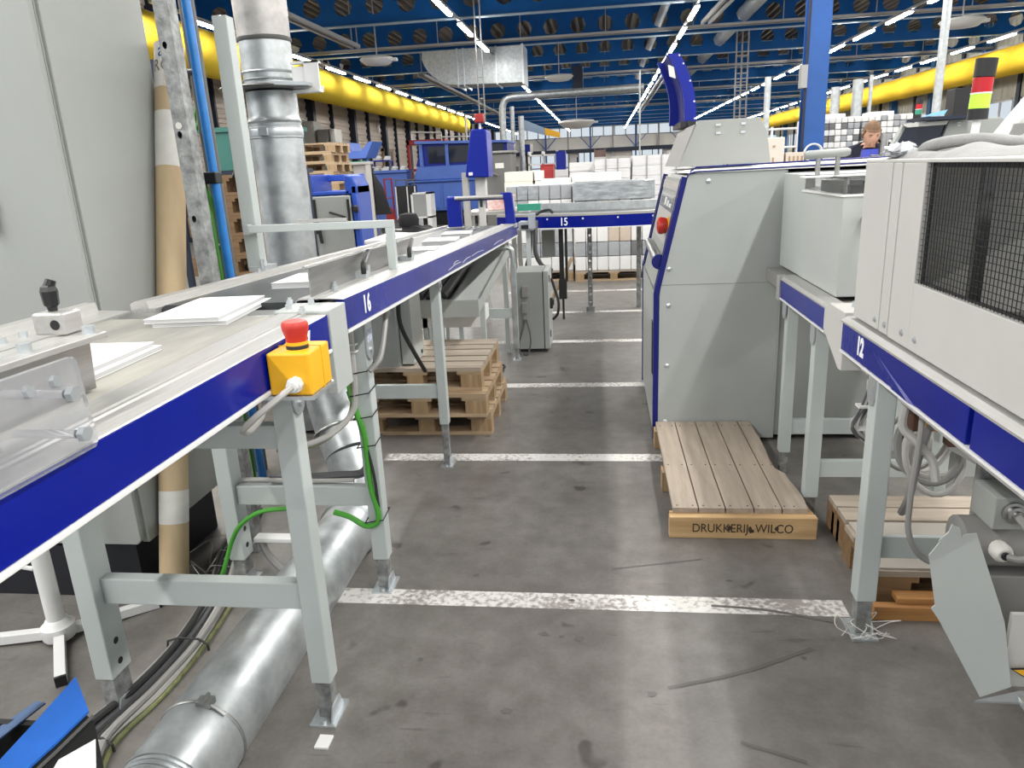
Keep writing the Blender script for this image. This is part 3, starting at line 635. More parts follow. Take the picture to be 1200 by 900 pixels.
def cable(label, pts, r, m, cat='cable', group=None, name='cable', n=8, res=7): return solo(name, MB().tube(arc(pts, res), r, n), m, label, cat, group)
# bundle lying on the floor below the near conveyor
bd = thing('cable_bundle', 'bundle of grey, black and yellow-green cables lying along the floor', 'cables', (-1.55, 1.9, 0))
offs = [(-.05,0,.018,m_cable,'grey_cable'),(-.018,0,.014,m_hose,'black_cable'),(.012,0,.013,m_rubber,'black_cable'),(.04,0,.017,m_cable_l,'grey_cable'),(.068,0,.008,m_yg,'yellow_green_cable'),(-.03,.028,.012,m_rubber,'black_cable'),(.055,.026,.012,m_cable,'grey_cable')]
for dx, dz, rr, mm, nm in offs:
    w = lambda k: random.uniform(-.008,.008)
    obj(nm, MB().tube(arc([(-1.42+dx*.9,1.30,rr+dz),(-1.46+dx,1.48,rr+dz),(-1.49+dx,1.60,rr+dz),(-1.455+dx*.9+w(0),1.80,rr+dz),(-1.45+dx*.8,2.05,rr+dz),(-1.50+dx*.8+w(1),2.35,rr+dz),(-1.62+dx*.8,2.70,rr+dz),(-1.72+dx*.6,3.1,rr+dz)],7), rr, 8), mm, bd)
for y, x in ((1.56,-1.487),(2.02,-1.45)):
    obj('cable_tie', MB().tube([(x-.068,y,.006),(x-.062,y,.038),(x-.02,y,.052),(x+.055,y,.05),(x+.082,y,.03),(x+.084,y,.006)], .004, 6), m_rubber, bd)
# thin tangle of wire ends under the housing
wt = MB()
for k in range(14):
    a = random.uniform(0, 6.28); c = Vector((-1.62+random.uniform(-.05,.06), 2.55+random.uniform(-.08,.12), .004))
    wt.tube(arc([c, c+Vector((cos(a)*.06, sin(a)*.06, random.uniform(.02,.1))), c+Vector((cos(a+1)*.11, sin(a+1)*.09, random.uniform(.0,.06)))],4), .002, 5)
tag(obj('wire_offcuts', wt, m_cable_l), 'tangle of thin loose wires on the floor beside the housing', 'wires', kind='stuff')
# leg-side cables of conveyor 16
gc = thing('earth_cable', 'green cable strapped down the second white conveyor leg', 'cable', (-.85, 2.42, 0))
obj('cable', MB().tube(arc([(-.905,2.413,1.06),(-.912,2.415,1.0),(-.905,2.41,.86),(-.895,2.41,.76),(-.87,2.411,.66),(-.868,2.413,.55),(-.866,2.413,.44),(-.85,2.413,.35),(-.855,2.413,.30),(-.90,2.411,.285),(-.96,2.413,.32),(-1.02,2.413,.34)],6), .011, 8), m_green, gc)
obj('cable', MB().tube(arc([(-.89,2.411,.78),(-.885,2.412,.7),(-.868,2.41,.62),(-.85,2.412,.5),(-.845,2.415,.36)],6), .006, 6), m_rubber, gc)
ty = MB()
for z in (.30,.60,.71): strap(ty, -.895,-.835,2.41,2.49, z, .005)
obj('cable_tie', ty, m_rubber, gc)
gc2 = thing('cable_pair', 'pale grey and yellow cables taped up the second white conveyor leg', 'cable', (-.9, 2.42, .8))
obj('grey_cable', MB().tube(arc([(-.875,2.405,1.08),(-.878,2.405,.95),(-.882,2.405,.82),(-.90,2.40,.74),(-.96,2.36,.68),(-1.04,2.30,.655),(-1.12,2.28,.66)],6), .011, 8), m_cable_l, gc2)
obj('yellow_cable', MB().tube(arc([(-.893,2.405,1.08),(-.897,2.405,.95),(-.897,2.405,.80),(-.92,2.40,.72),(-.98,2.35,.66),(-1.06,2.29,.64),(-1.14,2.27,.645)],6), .006, 8), m_yg, gc2)
ty = MB()
for z in (.80,.88): strap(ty, -.895,-.835,2.40,2.49, z, .005)
obj('cable_tie', ty, m_rubber, gc2)
ty = MB()
for z in (.96,.985): ty.box(-.915,-.86,2.392,2.42,z,z+.005)
obj('white_tie', ty, m_white, gc2, smooth=False)
cable('grey hose looping from the blue box to the second white leg', [(-.82,2.40,.89),(-.79,2.44,.93),(-.80,2.55,1.0),(-.83,2.7,1.06),(-.85,2.8,1.10)], .010, m_cable)
cable('thick dark hose sagging behind the second white leg onto the crossbar', [(-.92,2.46,.80),(-.905,2.50,.66),(-.90,2.52,.53),(-.93,2.52,.455),(-1.02,2.50,.432+.02),(-1.15,2.48,.45),(-1.28,2.47,.452)], .017, m_hose)
cable('grey cables draped along the crossbar behind the near leg', [(-.95,2.47,.445),(-1.05,2.47,.442),(-1.18,2.46,.445),(-1.30,2.46,.45),(-1.40,2.48,.44)], .009, m_cable_l)
cable('green cable trailing across the rear leg to the floor', [(-1.20,2.44,.34),(-1.30,2.40,.345),(-1.38,2.39,.30),(-1.44,2.40,.22),(-1.50,2.40,.08),(-1.56,2.44,.01)], .009, m_green)
cable('grey hose curving out from the foot of the rear leg', [(-1.40,2.53,.17),(-1.36,2.52,.08),(-1.28,2.50,.02),(-1.20,2.50,.016)], .015, m_cable)
obj_ = solo('bent_bracket', MB().box(-1.41,-1.20,2.50,2.55,.155,.175), m_white, 'short white bracket sticking out beside the rear leg', 'bracket', bev=.004, smooth=False)
# strapping on the first rear leg
# white tripod stand behind the near conveyor
st = thing('tripod_stand', 'white stand with round pole and three flat feet under the near conveyor', 'stand', (-1.955, 2.06, 0))
obj('pole', MB().lathe((-1.955,2.06,0), [(.030,.05),(.030,1.0)], 20), m_white, st)
obj('hub', MB().lathe((-1.955,2.06,0), [(.05,.012),(.055,.02),(.055,.062),(.042,.072),(.036,.085),(.032,.087)], 24), m_white, st)
for ang, ln in ((-168, .40), (-52, .30), (42, .33)):
    a = radians(ang); d = Vector((cos(a), sin(a), 0)); s = Vector((-d.y, d.x, 0))*.017; c = Vector((-1.955,2.06,0)); p, q = c + d*.045, c + d*ln
    l = obj('leg', MB().hull8([p-s+Vector((0,0,.012)), q-s+Vector((0,0,.0)), q+s, p+s+Vector((0,0,.012))],
                          [p-s+Vector((0,0,.045)), q-s+Vector((0,0,.035)), q+s+Vector((0,0,.035)), p+s+Vector((0,0,.045))]), m_white, st, bev=.002, smooth=False)
    obj('end_cap', MB().hull8([q-s+d*-.004, q-s+d*.006, q+s+d*.006, q+s-d*.004], [q-s-d*.004+Vector((0,0,.036)), q-s+d*.006+Vector((0,0,.036)), q+s+d*.006+Vector((0,0,.036)), q+s-d*.004+Vector((0,0,.036))]), m_black, l, smooth=False)
obj('side_hook', MB().tube(arc([(-2.05,2.04,.42),(-2.05,2.04,.36),(-2.03,2.04,.31),(-1.985,2.05,.29)],5), .008, 8), m_white, st)
# blue-lidded bin at the near corner, a white sheet on its edge
bn = thing('waste_bin', 'black bin with bent bright blue lid flap in the near corner', 'bin', (-1.25, 1.15, 0))
P = [(-1.212,.86,.45),(-1.216,1.06,.452),(-1.221,1.18,.455),(-1.226,1.305,.462)]; Q = [(-1.165,.86,.435),(-1.166,1.04,.432),(-1.155,1.13,.432),(-1.140,1.225,.44)]
lid = MB()
for a, b_, c_, d_ in zip(P[:-1], P[1:], Q[1:], Q[:-1]):
    lid.hull8([a, b_, c_, d_], [(p[0], p[1], p[2]+.006) for p in (a, b_, c_, d_)])
obj('lid_flap', lid, m_bin, bn, ang=70)
fr = MB()
for a, b_ in zip(Q[:-1], Q[1:]):
    fr.hull8([(a[0]-.02,a[1],0),(b_[0]-.02,b_[1],0),(b_[0],b_[1]-.01,0),(a[0],a[1]-.01,0)], [(a[0]-.015,a[1],a[2]),(b_[0]-.015,b_[1],b_[2]),(b_[0]+.018,b_[1]-.012,b_[2]-.012),(a[0]+.018,a[1]-.012,a[2]-.012)])
obj('body', fr, m_black, bn, smooth=False)
obj('rim', MB().tube([(p[0]+.012,p[1]-.006,p[2]-.003) for p in Q], .004, 6), m_darkpipe, bn)
obj('rear_wall', MB().box(-1.37,-1.25,1.19,1.205,0,.43).box(-1.42,-1.40,.86,1.19,0,.43).box(-1.41,-1.18,.86,1.19,.05,.08), m_black, bn, smooth=False)
obj('rear_flap', MB().hull8([(-1.335,.90,.43),(-1.272,1.255,.43),(-1.305,1.265,.425),(-1.40,.90,.425)], [(-1.335,.90,.434),(-1.272,1.255,.434),(-1.305,1.265,.429),(-1.40,.90,.429)]), M('faded_blue_plastic', (.07,.13,.26), .5), bn, smooth=False)
solo('paper_sheet', MB().hull8([(-1.10,.92,.39),(-.99,1.02,.37),(-1.085,1.165,.425),(-1.12,1.10,.43)], [(-1.10,.92,.392),(-.99,1.02,.372),(-1.085,1.165,.427),(-1.12,1.10,.432)]), m_paper, 'white sheet of paper against the black bin in the near corner', 'paper', smooth=False)
# ------------------------------------------------------------------ pallets under conveyor 16
PAL = {}
def pallet(label, x0, y0, z0, W=.8, D=.75, group=None, faded=False, rz=0, mats=None):
    key = (faded, W, D, mats)
    if key not in PAL:
        t = thing('pallet', label, 'pallet', (0,0,0), group); shaded = mats in ('r','r2','left'); mt = m_w_xt if faded or mats in ('r','r2') else (m_w_shade if shaded else m_w_x); m_x = m_w_shade if shaded else m_w_x; m_b = m_w_shade if shaded else m_blk  # pallets in shade get the darkened wood
        n = 2 if D < .3 else 3 if D < .5 else 5 if D < .9 else 7
        for k in range(n):
            bw = .145 if k % 2 == 0 else .1
            if n < 4: bw = D/n - .012; b0 = k*D/n; obj('top_board', MB().box(0, W, b0, b0 + bw, .122, .144), mt, t, smooth=False); continue
            b0 = (D - .145) * k / (n - 1) + (.0225 if k % 2 else 0)
            obj('top_board', MB().box(0, W, b0, b0 + bw, .122, .144), mt, t, smooth=False)
        xs = (0, W/2 - .0725, W - .145); ys = (0, D/2 - .05, D - .1)
        for xx in xs: obj('cross_board', MB().box(xx, xx+.145, 0, D, .1, .122), m_x, t, smooth=False)
        for xx in xs:
            for yy in ys: obj('block', MB().box(xx + (.02 if xx else 0), xx + (.12 if xx < W - .2 else .145), yy, yy + .10, .022, .1), m_b, t, smooth=False)
        for yy in ys: obj('bottom_board', MB().box(0, W, yy, yy + .10, 0, .022), m_x, t, smooth=False)
        PAL[key] = t
    else: t = copy_tree(PAL[key], None, 0, label, group)
    t.location = (x0, y0, z0); t.rotation_euler = (0, 0, rz); return t
pallet('lowest wooden pallet of the stack under the sloping conveyor', -1.49, 4.15, 0)
pallet('middle wooden pallet of the stack under the sloping conveyor', -1.50, 4.06, .1445)
pallet('topmost wooden pallet, under the grey control box', -1.53, 4.12, .289, faded=True)
# control box on the top pallet
kb = thing('control_box', 'grey steel control box standing on the topmost pallet', 'box', (-1.2, 4.15, .4335))
obj('case', MB().box(-1.33,-1.16,4.18,4.42,.4335,1.0), m_paint, kb, bev=.004, smooth=False)
obj('front_cover', MB().hull8([(-1.33,4.15,.4335),(-1.17,4.15,.4335),(-1.16,4.18,.4335),(-1.33,4.18,.4335)],[(-1.33,4.15,.98),(-1.17,4.15,.99),(-1.16,4.18,1.0),(-1.33,4.18,1.0)]), m_paint2, kb, smooth=False)
dr = obj('door', MB().box(-1.155,-1.08,4.17,4.42,.445,.99), m_paint, kb, bev=.003, smooth=False)
for y, z in ((4.19,.49),(4.36,.48),(4.20,.94),(4.37,.95)): obj('screw', MB().cyl((-1.08,y,z),(-1.074,y,z),.012,n=10), m_black, dr, smooth=False)
obj('cable_entry', MB().tube(arc([(-1.30,4.17,.97),(-1.30,4.10,.99),(-1.27,4.0,.985)],4), .03, 10), m_steel, kb)
for ch_ in list(kb.children) + [q for c in kb.children for q in c.children]: ch_.data.transform(Matrix.Translation((-.06, 0, 0)))
cable('clear corrugated conduit hanging beside the control box', [(-1.17,3.9,1.02),(-1.2,3.85,.93),(-1.25,3.85,.86),(-1.22,3.95,.80)], .03, m_steel)
cable('black cables dropping behind the second leg to the pallets', [(-1.02,3.6,1.04),(-1.05,3.62,.9),(-1.055,3.66,.78),(-1.04,3.8,.62),(-1.03,3.98,.455)], .012, m_rubber)
# slanting roller unit below conveyor 16
ru = thing('roller_unit', 'grey slanting tray with dark rollers below the sloping conveyor', 'conveyor', (-1.1, 5.2, 0))
def sl(p): return (p.x, p.y, p.z + (p.y - 4.75)*.11)
obj('tray', MB().box(-1.30,-.825,4.72,4.75,.62,.735).box(-.84,-.825,4.75,6.4,.64,.735).box(-1.02,-.825,4.75,6.4,.725,.735).box(-1.02,-1.005,4.75,6.4,.66,.735).xf(sl), m_paint2, ru, bev=.002, smooth=False)
obj('rear_tray', MB().box(-1.30,-1.285,4.75,6.4,.64,.735).box(-1.29,-1.02,4.75,6.4,.62,.632).xf(sl), m_paint2, ru, smooth=False)
for x in (-1.245,-1.165,-1.085): 
    rl = obj('roller', MB().tube([sl(Vector((x,4.80,.735))), sl(Vector((x,6.38,.735)))], .034, 16), m_hose, ru)
    obj('axle', MB().cyl(sl(Vector((x,4.75,.735))), sl(Vector((x,4.80,.735))), .012, n=8), m_black, rl)
ul = MB().box(-1.28,-.86,4.95,5.35,.50,.60)
obj('drive_box', ul, m_white, ru, smooth=False)
for x in (-1.27,-.86): 
    for y in (4.95,6.2): obj('leg', MB().box(x,x+.035,y,y+.035,0,.64+(y-4.75)*.11), m_leg, ru, smooth=False)
# electrical cabinet and cables behind it
ec = thing('electrical_cabinet', 'grey electrical cabinet with black handle standing beyond the pallets', 'cabinet', (-.6, 6.4, 0))
obj('body', MB().box(-.765,-.525,6.2,6.62,.03,.70), m_housing, ec, bev=.004, smooth=False)
obj('plinth', MB().box(-.755,-.50,6.22,6.60,0,.03), m_black, ec, smooth=False)
d_ = obj('door', MB().box(-.518,-.475,6.2,6.62,.03,.705), m_paint2, ec, bev=.004, smooth=False)
obj('seal', MB().box(-.525,-.518,6.206,6.614,.036,.698), m_black, ec, smooth=False)
obj('handle', MB().box(-.475,-.45,6.32,6.37,.36,.45).cyl((-.475,6.345,.41),(-.44,6.345,.41),.024,n=12), m_black, d_, smooth=False)
obj('hinge', MB().box(-.474,-.468,6.27,6.29,.60,.66).box(-.474,-.468,6.27,6.29,.12,.18), m_black, d_, smooth=False)
sk = obj('socket', MB().box(-.70,-.645,6.16,6.2,.49,.585).box(-.76,-.735,6.17,6.2,.51,.58), m_cable, ec, bev=.004, smooth=False)
obj('plug', MB().box(-.70,-.655,6.13,6.18,.36,.45).box(-.695,-.66,6.14,6.18,.30,.335), m_cable, sk, bev=.004, smooth=False)
obj('socket_cable', MB().tube(arc([(-.68,6.16,.32),(-.70,6.13,.22),(-.73,6.12,.12),(-.735,6.1,.05),(-.72,6.08,.012)],5), .008, 6).tube(arc([(-.67,6.15,.31),(-.64,6.12,.2),(-.635,6.1,.1),(-.66,6.08,.012),(-.70,6.10,.012)],5), .008, 6), m_hose, ec)
cable('black cable hanging out of the electrical cabinet door side', [(-.47,6.5,.60),(-.44,6.5,.50),(-.41,6.5,.38),(-.42,6.5,.28),(-.465,6.55,.22)], .012, m_rubber)
fc = MB()
for k in range(9):
    a = Vector((-.80+random.uniform(-.06,.0), 5.5+random.uniform(0,.4), .012)); fc.tube(arc([a+Vector((-.3,.2,.02)), a, a+Vector((-.1,-.15,0)), a+Vector((-.35,-.1,.02)), a+Vector((-.40,.15,.05))],5), .010, 6)
tag(obj('floor_cables', fc, m_rubber), 'heap of black cables on the floor beside the electrical cabinet', 'cables', kind='stuff')
solo('paper_scrap', MB().box(-.83,-.79,1.615,1.665,.0,.006), m_white, 'small white scrap lying beside the near conveyor foot', 'scrap', smooth=False)
# ------------------------------------------------------------------ RIGHT: tall grey machine with blue edged door
m13 = thing('finishing_machine', 'tall grey machine with blue edged slanted door at the right of the aisle', 'machine', (.9, 4.7, 0))
prof = [(.293,.02),(.296,.84),(.300,.88),(.310,.925),(.432,1.455),(.445,1.475),(.475,1.482),(.925,1.482),(.925,.02)]
obj('front_panel', MB().prism(prof, 'y', 4.04, 4.06), m_paint2, m13, bev=.002, smooth=False)
obj('seam', MB().box(.305,.925,4.0385,4.041,.903,.906), m_cable, m13, smooth=False)
obj('side_skirt', MB().box(.93,1.80,4.12,4.14,.02,1.44).box(.925,.935,4.04,4.14,.02,1.478), m_paint2, m13, smooth=False)
obj('body', MB().prism([(.31,.03),(.312,.84),(.32,.92),(.442,1.44),(.46,1.465),(1.78,1.465),(1.78,.03)], 'y', 4.065, 5.26), m_housing, m13, smooth=False)
obj('plinth', MB().box(.35,1.75,4.16,5.2,0,.03), m_black, m13, smooth=False)
ts = MB().prism([(.44,1.483),(.475,1.492),(1.9,1.51),(1.9,1.482),(.475,1.482)], 'y', 4.03, 5.28)
obj('top_cover', ts, m_white, m13, smooth=False)
tr = MB().tube([(.43,4.033,1.463),(.445,4.031,1.482),(.475,4.03,1.488),(1.9,4.03,1.500)], .0045, 6).tube([(.445,4.03,1.490),(.475,4.03,1.510),(1.9,4.03,1.524)], .0045, 6)
obj('top_trim', tr, m_bluetrim, m13)
sc_ = MB()
for (x,z) in ((.540,1.44),(.345,.99),(.345,.79),(.340,.45),(.335,.12),(.905,.93)): sc_.lathe((x,4.04,z), [(.0125,0),(.0125,-.004),(.006,-.008)], 14, 'y')
obj('panel_screw', sc_, m_zinc, m13)
# the blue edged door and control panel on the aisle side
def onleft(pr, y0, y1, t0, t1):    # strip on the slanted/vertical left face: pr list of (x,z)
    return pr
def leftstrip(mb, zs, y0, y1, out):
    pts = []
    for z in zs:
        x = .293 if z < .85 else .293 + (z - .85) * (.432 - .293) / (1.455 - .85)
        pts.append((x, z))
    for (xa, za), (xb, zb) in zip(pts[:-1], pts[1:]):
        mb.hull8([(xa,y0,za),(xa,y1,za),(xb,y1,zb),(xb,y0,zb)], [(xa-out,y0,za+out*.2),(xa-out,y1,za+out*.2),(xb-out,y1,zb+out*.2),(xb-out,y0,zb+out*.2)])
    return mb
dr = obj('door', leftstrip(MB(), (.03,.85), 4.075, 5.25, .022), m_paint2, m13, smooth=False)
for ya, yb in ((4.038,4.075),(5.25,5.285)): obj('door_edge', leftstrip(MB(), (.01,.85,1.462), ya, yb, .028), m_bluetrim, dr, smooth=False)
obj('door_handle', leftstrip(MB(), (.36,.67), 4.17, 4.24, .026), m_black, dr, smooth=False)
cp = obj('control_panel', leftstrip(MB(), (.86,1.45), 4.09, 5.23, .018), m_housing, m13, smooth=False)
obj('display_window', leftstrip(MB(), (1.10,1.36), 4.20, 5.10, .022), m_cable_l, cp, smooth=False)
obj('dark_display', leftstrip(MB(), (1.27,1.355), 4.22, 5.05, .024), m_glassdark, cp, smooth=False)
for k in range(3): obj('display_mark', leftstrip(MB(), (1.29,1.31+.012*k), 4.30+.16*k, 4.40+.16*k, .026), m_white, cp, smooth=False)  # plain white bars in place of unreadable marks on the display
obj('panel_header', leftstrip(MB(), (1.38,1.43), 4.14, 5.14, .023), m_alu, cp, smooth=False)
for ya, yb in ((4.115,4.135),(5.17,5.20)): obj('panel_edge', leftstrip(MB(), (.87,1.45), ya, yb, .026), m_bluetrim, cp, smooth=False)
obj('stop_button', MB().lathe((0,0,0), [(.035,0),(.043,.014),(.048,.036),(.043,.052),(.025,.06)], 16, 'x').xf(lambda p: (.352 - p.x, 4.24 + p.y, 1.205 + p.z)), m_red, cp)
obj('button_collar', MB().lathe((0,0,0), [(.046,-.03),(.046,.002)], 16, 'x').xf(lambda p: (.352 - p.x, 4.24 + p.y, 1.205 + p.z)), m_yel, cp)
gh_ = obj('grab_handle', MB().tube([(.292,4.10,1.03),(.292,4.95,1.045)], .027, 20), m_steel, m13)
obj('handle_end', MB().lathe((.295,4.085,1.025), [(.040,-.012),(.040,.02)], 20, 'y').box(.29,.325,4.08,4.10,1.0,1.05), m_bluetrim, gh_)
# hood with curved chute on top
m_hood = M('hood_grey_paint', (.27,.28,.265), .5, var=(2,.06))
hd = thing('machine_hood', 'grey trapezoid hood with blue curved chute arms on top of the tall machine', 'hood', (.75, 4.8, 1.51))
obj('front_plate', MB().prism([(.44,1.512),(.545,1.757),(.555,1.764),(.895,1.764),(.935,1.69),(.965,1.515)], 'y', 4.60, 4.62), m_hood, hd, bev=.002, smooth=False)
obj('left_plate', MB().hull8([(.44,4.62,1.512),(.44,5.6,1.512),(.53,5.6,1.745),(.53,4.62,1.745)], [(.455,4.62,1.512),(.455,5.6,1.512),(.545,5.6,1.75),(.545,4.62,1.75)]), m_cable, hd, smooth=False)
obj('rear_body', MB().prism([(.455,1.512),(.545,1.74),(.89,1.74),(.95,1.515)], 'y', 4.62, 5.6), m_housing, hd, smooth=False)
lt = MB()
for x in (.66,.80):
    for z in (1.735,1.69): lt.box(x-.012,x+.014,4.59,4.60,z-.006,z+.006)
obj('latch', lt, m_zinc, hd, smooth=False)
ch = obj('chute_arm', MB(), m_mach_d, hd)
def curve_arm(x0, x1, y, w):
    P = [(x0 + (x1-x0)*t, 1.79 + t*.42, y - .0) for t in [k/10 for k in range(11)]]
    out = []
    for k in range(11):
        t = k/10; bulge = .035*sin(pi*t); out.append((x0 + (x1-x0)*t + bulge, 1.785 + .42*t))
    pr = [(x - w/2, z) for x, z in out] + [(x + w/2, z) for x, z in out[::-1]]
    return pr
bpy.data.objects.remove(ch)
for nm, (xo, y0, y1, w) in {'near': (0, 5.18, 5.24, .075), 'far': (-.055, 5.60, 5.66, .085)}.items():
    a = obj('chute_arm', MB().prism(curve_arm(.565+xo, .455+xo*.6, y0, w), 'y', y0, y1), m_mach_d, hd, smooth=False)
    if nm == 'near':
        obj('sticker', MB().hull8([(.428,5.178,2.07),(.468,5.178,2.055),(.455,5.178,2.125),(.418,5.178,2.14)], [(.428,5.181,2.07),(.468,5.181,2.055),(.455,5.181,2.125),(.418,5.181,2.14)]), m_label, a, smooth=False)
        rv = MB()
        for t in (.05,.3,.6,.85,.97): rv.cyl((.565-.11*t+.035*sin(pi*t)+.028, 5.178, 1.785+.42*t), (.565-.11*t+.035*sin(pi*t)+.028, 5.18, 1.785+.42*t), .006, n=8)
        obj('rivet', rv, m_white, a, smooth=False)
sl_ = [(x, z) for x, z in curve_arm(.56, .45, 0, .03)]
obj('chute_bed', MB().prism([(x-.02, z) for x, z in sl_], 'y', 5.24, 5.60), m_bluetrim, hd, smooth=False)
obj('chute_hinge', MB().box(.50,.60,5.16,5.7,1.755,1.79).cyl((.56,5.14,1.775),(.56,5.7,1.775),.018,n=10), m_black, hd, smooth=False)
# step made of planks, with the printer's stamp on its front board
pl = thing('wooden_step', 'low weathered plank step with stamped front board before the tall machine', 'step', (.55, 3.45, 0))
edges = [.278,.388,.500,.618,.733,.80]
for a, b_ in zip(edges[:-1], edges[1:]):
    if b_ < .79: pr = [(a+.003,2.925),(b_-.003,2.925),(b_-.003,4.03),(a+.003,4.03)]
    else: pr = [(a+.003,2.925),(.835,2.925),(.845,3.02),(.842,3.12),(.828,3.22),(.828,3.30),(.795,3.36),(.79,3.45),(.80,3.6),(.805,3.8),(.80,3.85),(.80,4.03),(a+.003,4.03)]
    obj('plank', MB().prism(pr, 'z', .100, .122), m_w_top, pl, smooth=False)
fb_ = obj('front_board', MB().box(.263,.868,2.885,2.925,.0,.098), m_w_front, pl, bev=.003, smooth=False)
obj('batten', MB().box(.268,.86,2.925,2.945,.085,.1), m_w_front, pl, smooth=False)
for y in (3.35,3.92): obj('bearer', MB().box(.268,.81,y,y+.09,0,.1), m_blk, pl, smooth=False)
obj('jagged_edge', MB().prism([(.80,3.30),(.845,3.12),(.86,2.95),(.84,2.95),(.79,3.5),(.80,4.0),(.815,4.0),(.81,3.5)], 'z', .05, .098), m_w_x, pl, smooth=False)
text('DRUKKERIJ  WILCO', .056, m_ink, 'stamped_lettering', fb_, frame((.565, 2.8845, .047), (1,0,0), (0,0,1)), sx=.84, bold=.0002)
sm = MB()
for (x, z, rr) in ((.512,.048,.012),(.598,.043,.013),(.608,.036,.009),(.705,.05,.010)): sm.add([(x + rr*cos(k)*random.uniform(.5,1), 2.8843, z + rr*1.4*sin(k)*random.uniform(.5,1)) for k in [i*2*pi/9 for i in range(9)]], [tuple(range(9))])
obj('ink_smudge', sm, m_ink, fb_, smooth=False)
nl = MB()
for a, b_ in zip(edges[:-1], edges[1:]):
    for q in (.2,.8):
        for y in (2.95,3.4,3.96): nl.cyl((a+(b_-a)*q, y, .122), (a+(b_-a)*q, y, .1232), .004, n=8)
obj('nail_head', nl, m_black, pl, smooth=False)
# ------------------------------------------------------------------ right hand conveyor line
c12 = thing('belt_conveyor', 'right conveyor with blue side panel numbered twelve under the mesh cover', 'conveyor', (1.05, 1.7, 0))
Y0, Y1 = .15, 2.56
def panel12(y0, y1, bend=0):
    mb = MB(); n = 8
    for k in range(n):
        ya, yb = y0 + (y1-y0)*k/n, y0 + (y1-y0)*(k+1)/n
        o = lambda y: .0
        mb.hull8([(.80,ya,.905),(.80,yb,.905),(.82,yb,.905),(.82,ya,.905)], [(.80,ya,.998),(.80,yb,.998),(.82,yb,.998),(.82,ya,.998)])
    return mb
obj('side_panel', MB().box(.80,.82,1.655,Y1,.905,.998), m_blue_old, c12, bev=.002, smooth=False)
obj('side_panel', MB().box(.80,.82,Y0,1.632,.905,.998), m_blue_old, c12, bev=.002, smooth=False)
obj('dent_fold', MB().hull8([(.7995,1.93,.9055),(.7995,2.10,.9055),(.7995,2.26,.97),(.7995,2.25,.975)], [(.793,1.96,.9055),(.796,2.08,.9055),(.7985,2.24,.962),(.798,2.23,.966)]), m_blue_old, c12, smooth=False)
obj('edge_strip', MB().box(.797,.83,Y0,Y1,.897,.9045), m_white, c12, smooth=False)
obj('side_rail', MB().prism([(.797,.998),(.797,1.004),(.812,1.018),(.845,1.020),(.86,1.010),(.86,.998)], 'y', Y0, Y1+.01), m_alu, c12, ang=25)
obj('frame', MB().box(.83,1.42,Y0,Y1,.93,1.0), m_cable, c12, smooth=False)
obj('frame', MB().box(.87,.89,Y0,Y1,.83,.93), m_white, c12, smooth=False)
leg(c12, .81,.872, 2.225,2.29, .90, inner=.13)
obj('mounting_lug', lug(MB(), .805, 2.26, .80, .90, .03), m_zinc, c12, smooth=False)
leg(c12, 1.36,1.42, 2.235,2.29, .93)
leg(c12, .81,.872, .18,.245, .90, inner=.13); leg(c12, 1.36,1.42, .18,.245, .93)
obj('cross_bar', MB().box(.872,1.36,2.27,2.29,.268,.345), m_leg, c12, bev=.002, smooth=False)
cor = MB().box(.80,.91,2.57,2.745,.925,1.015).prism([(2.50,.925),(2.60,.80),(2.745,.80),(2.745,.925)][::1], 'x', .805,.90)
obj('corner_cover', MB().prism([(2.562,.825),(2.60,.825),(2.80,.925),(2.80,1.0),(2.735,1.03),(2.562,1.03)], 'x', .806,.95), m_cover, c12, bev=.003, smooth=False)
bb = MB()
for y in (2.60,2.66): bb.cyl((.87,y,1.03),(.87,y,1.05),.012,n=6)
obj('clamp_bolt', bb, m_zinc, c12, smooth=False)
text('12', .078, m_lett, 'panel_number', c12, frame((.7992, 2.37, .955), (0,-1,0), (0,0,1)), bold=.004, sx=.80)
c11 = thing('belt_conveyor', 'short conveyor with plain blue panel between the step and conveyor twelve', 'conveyor', (1.1, 3.2, 0))
obj('side_panel', MB().box(.83,.85,2.86,3.60,.90,.985), m_blue, c11, bev=.002, smooth=False)
obj('edge_strip', MB().box(.827,.85,2.83,3.62,.892,.8995), m_white, c11, smooth=False)
obj('side_rail', MB().prism([(.827,.985),(.827,.99),(.84,1.0),(.90,1.003),(.90,.985)], 'y', 2.81, 3.63).box(.826,.85,2.82,2.858,.892,.99).box(.824,.86,3.60,3.66,.885,1.0), m_alu, c11, smooth=False)
obj('frame', MB().box(.85,1.42,2.84,4.02,.92,.985), m_cable, c11, smooth=False)
leg(c11, .855,.912, 3.06,3.12, .90, inner=.11, foot=False); leg(c11, .86,.912, 3.56,3.615, .90, inner=.12, foot=False)
leg(c11, 1.38,1.43, 3.06,3.12, .92, foot=False); leg(c11, 1.38,1.43, 3.56,3.615, .92, foot=False)
obj('cross_bar', MB().box(.912,1.38,3.08,3.11,.20,.275), m_leg, c11, bev=.002, smooth=False)
obj('cross_bar', MB().box(.912,1.38,3.575,3.605,.215,.29), m_leg, c11, bev=.002, smooth=False)
obj('mounting_lug', lug(MB(), .848, 3.09, .79, .90, .03), m_zinc, c11, smooth=False)
obj('mounting_lug', lug(MB(), .848, 3.59, .80, .90, .03), m_zinc, c11, smooth=False)
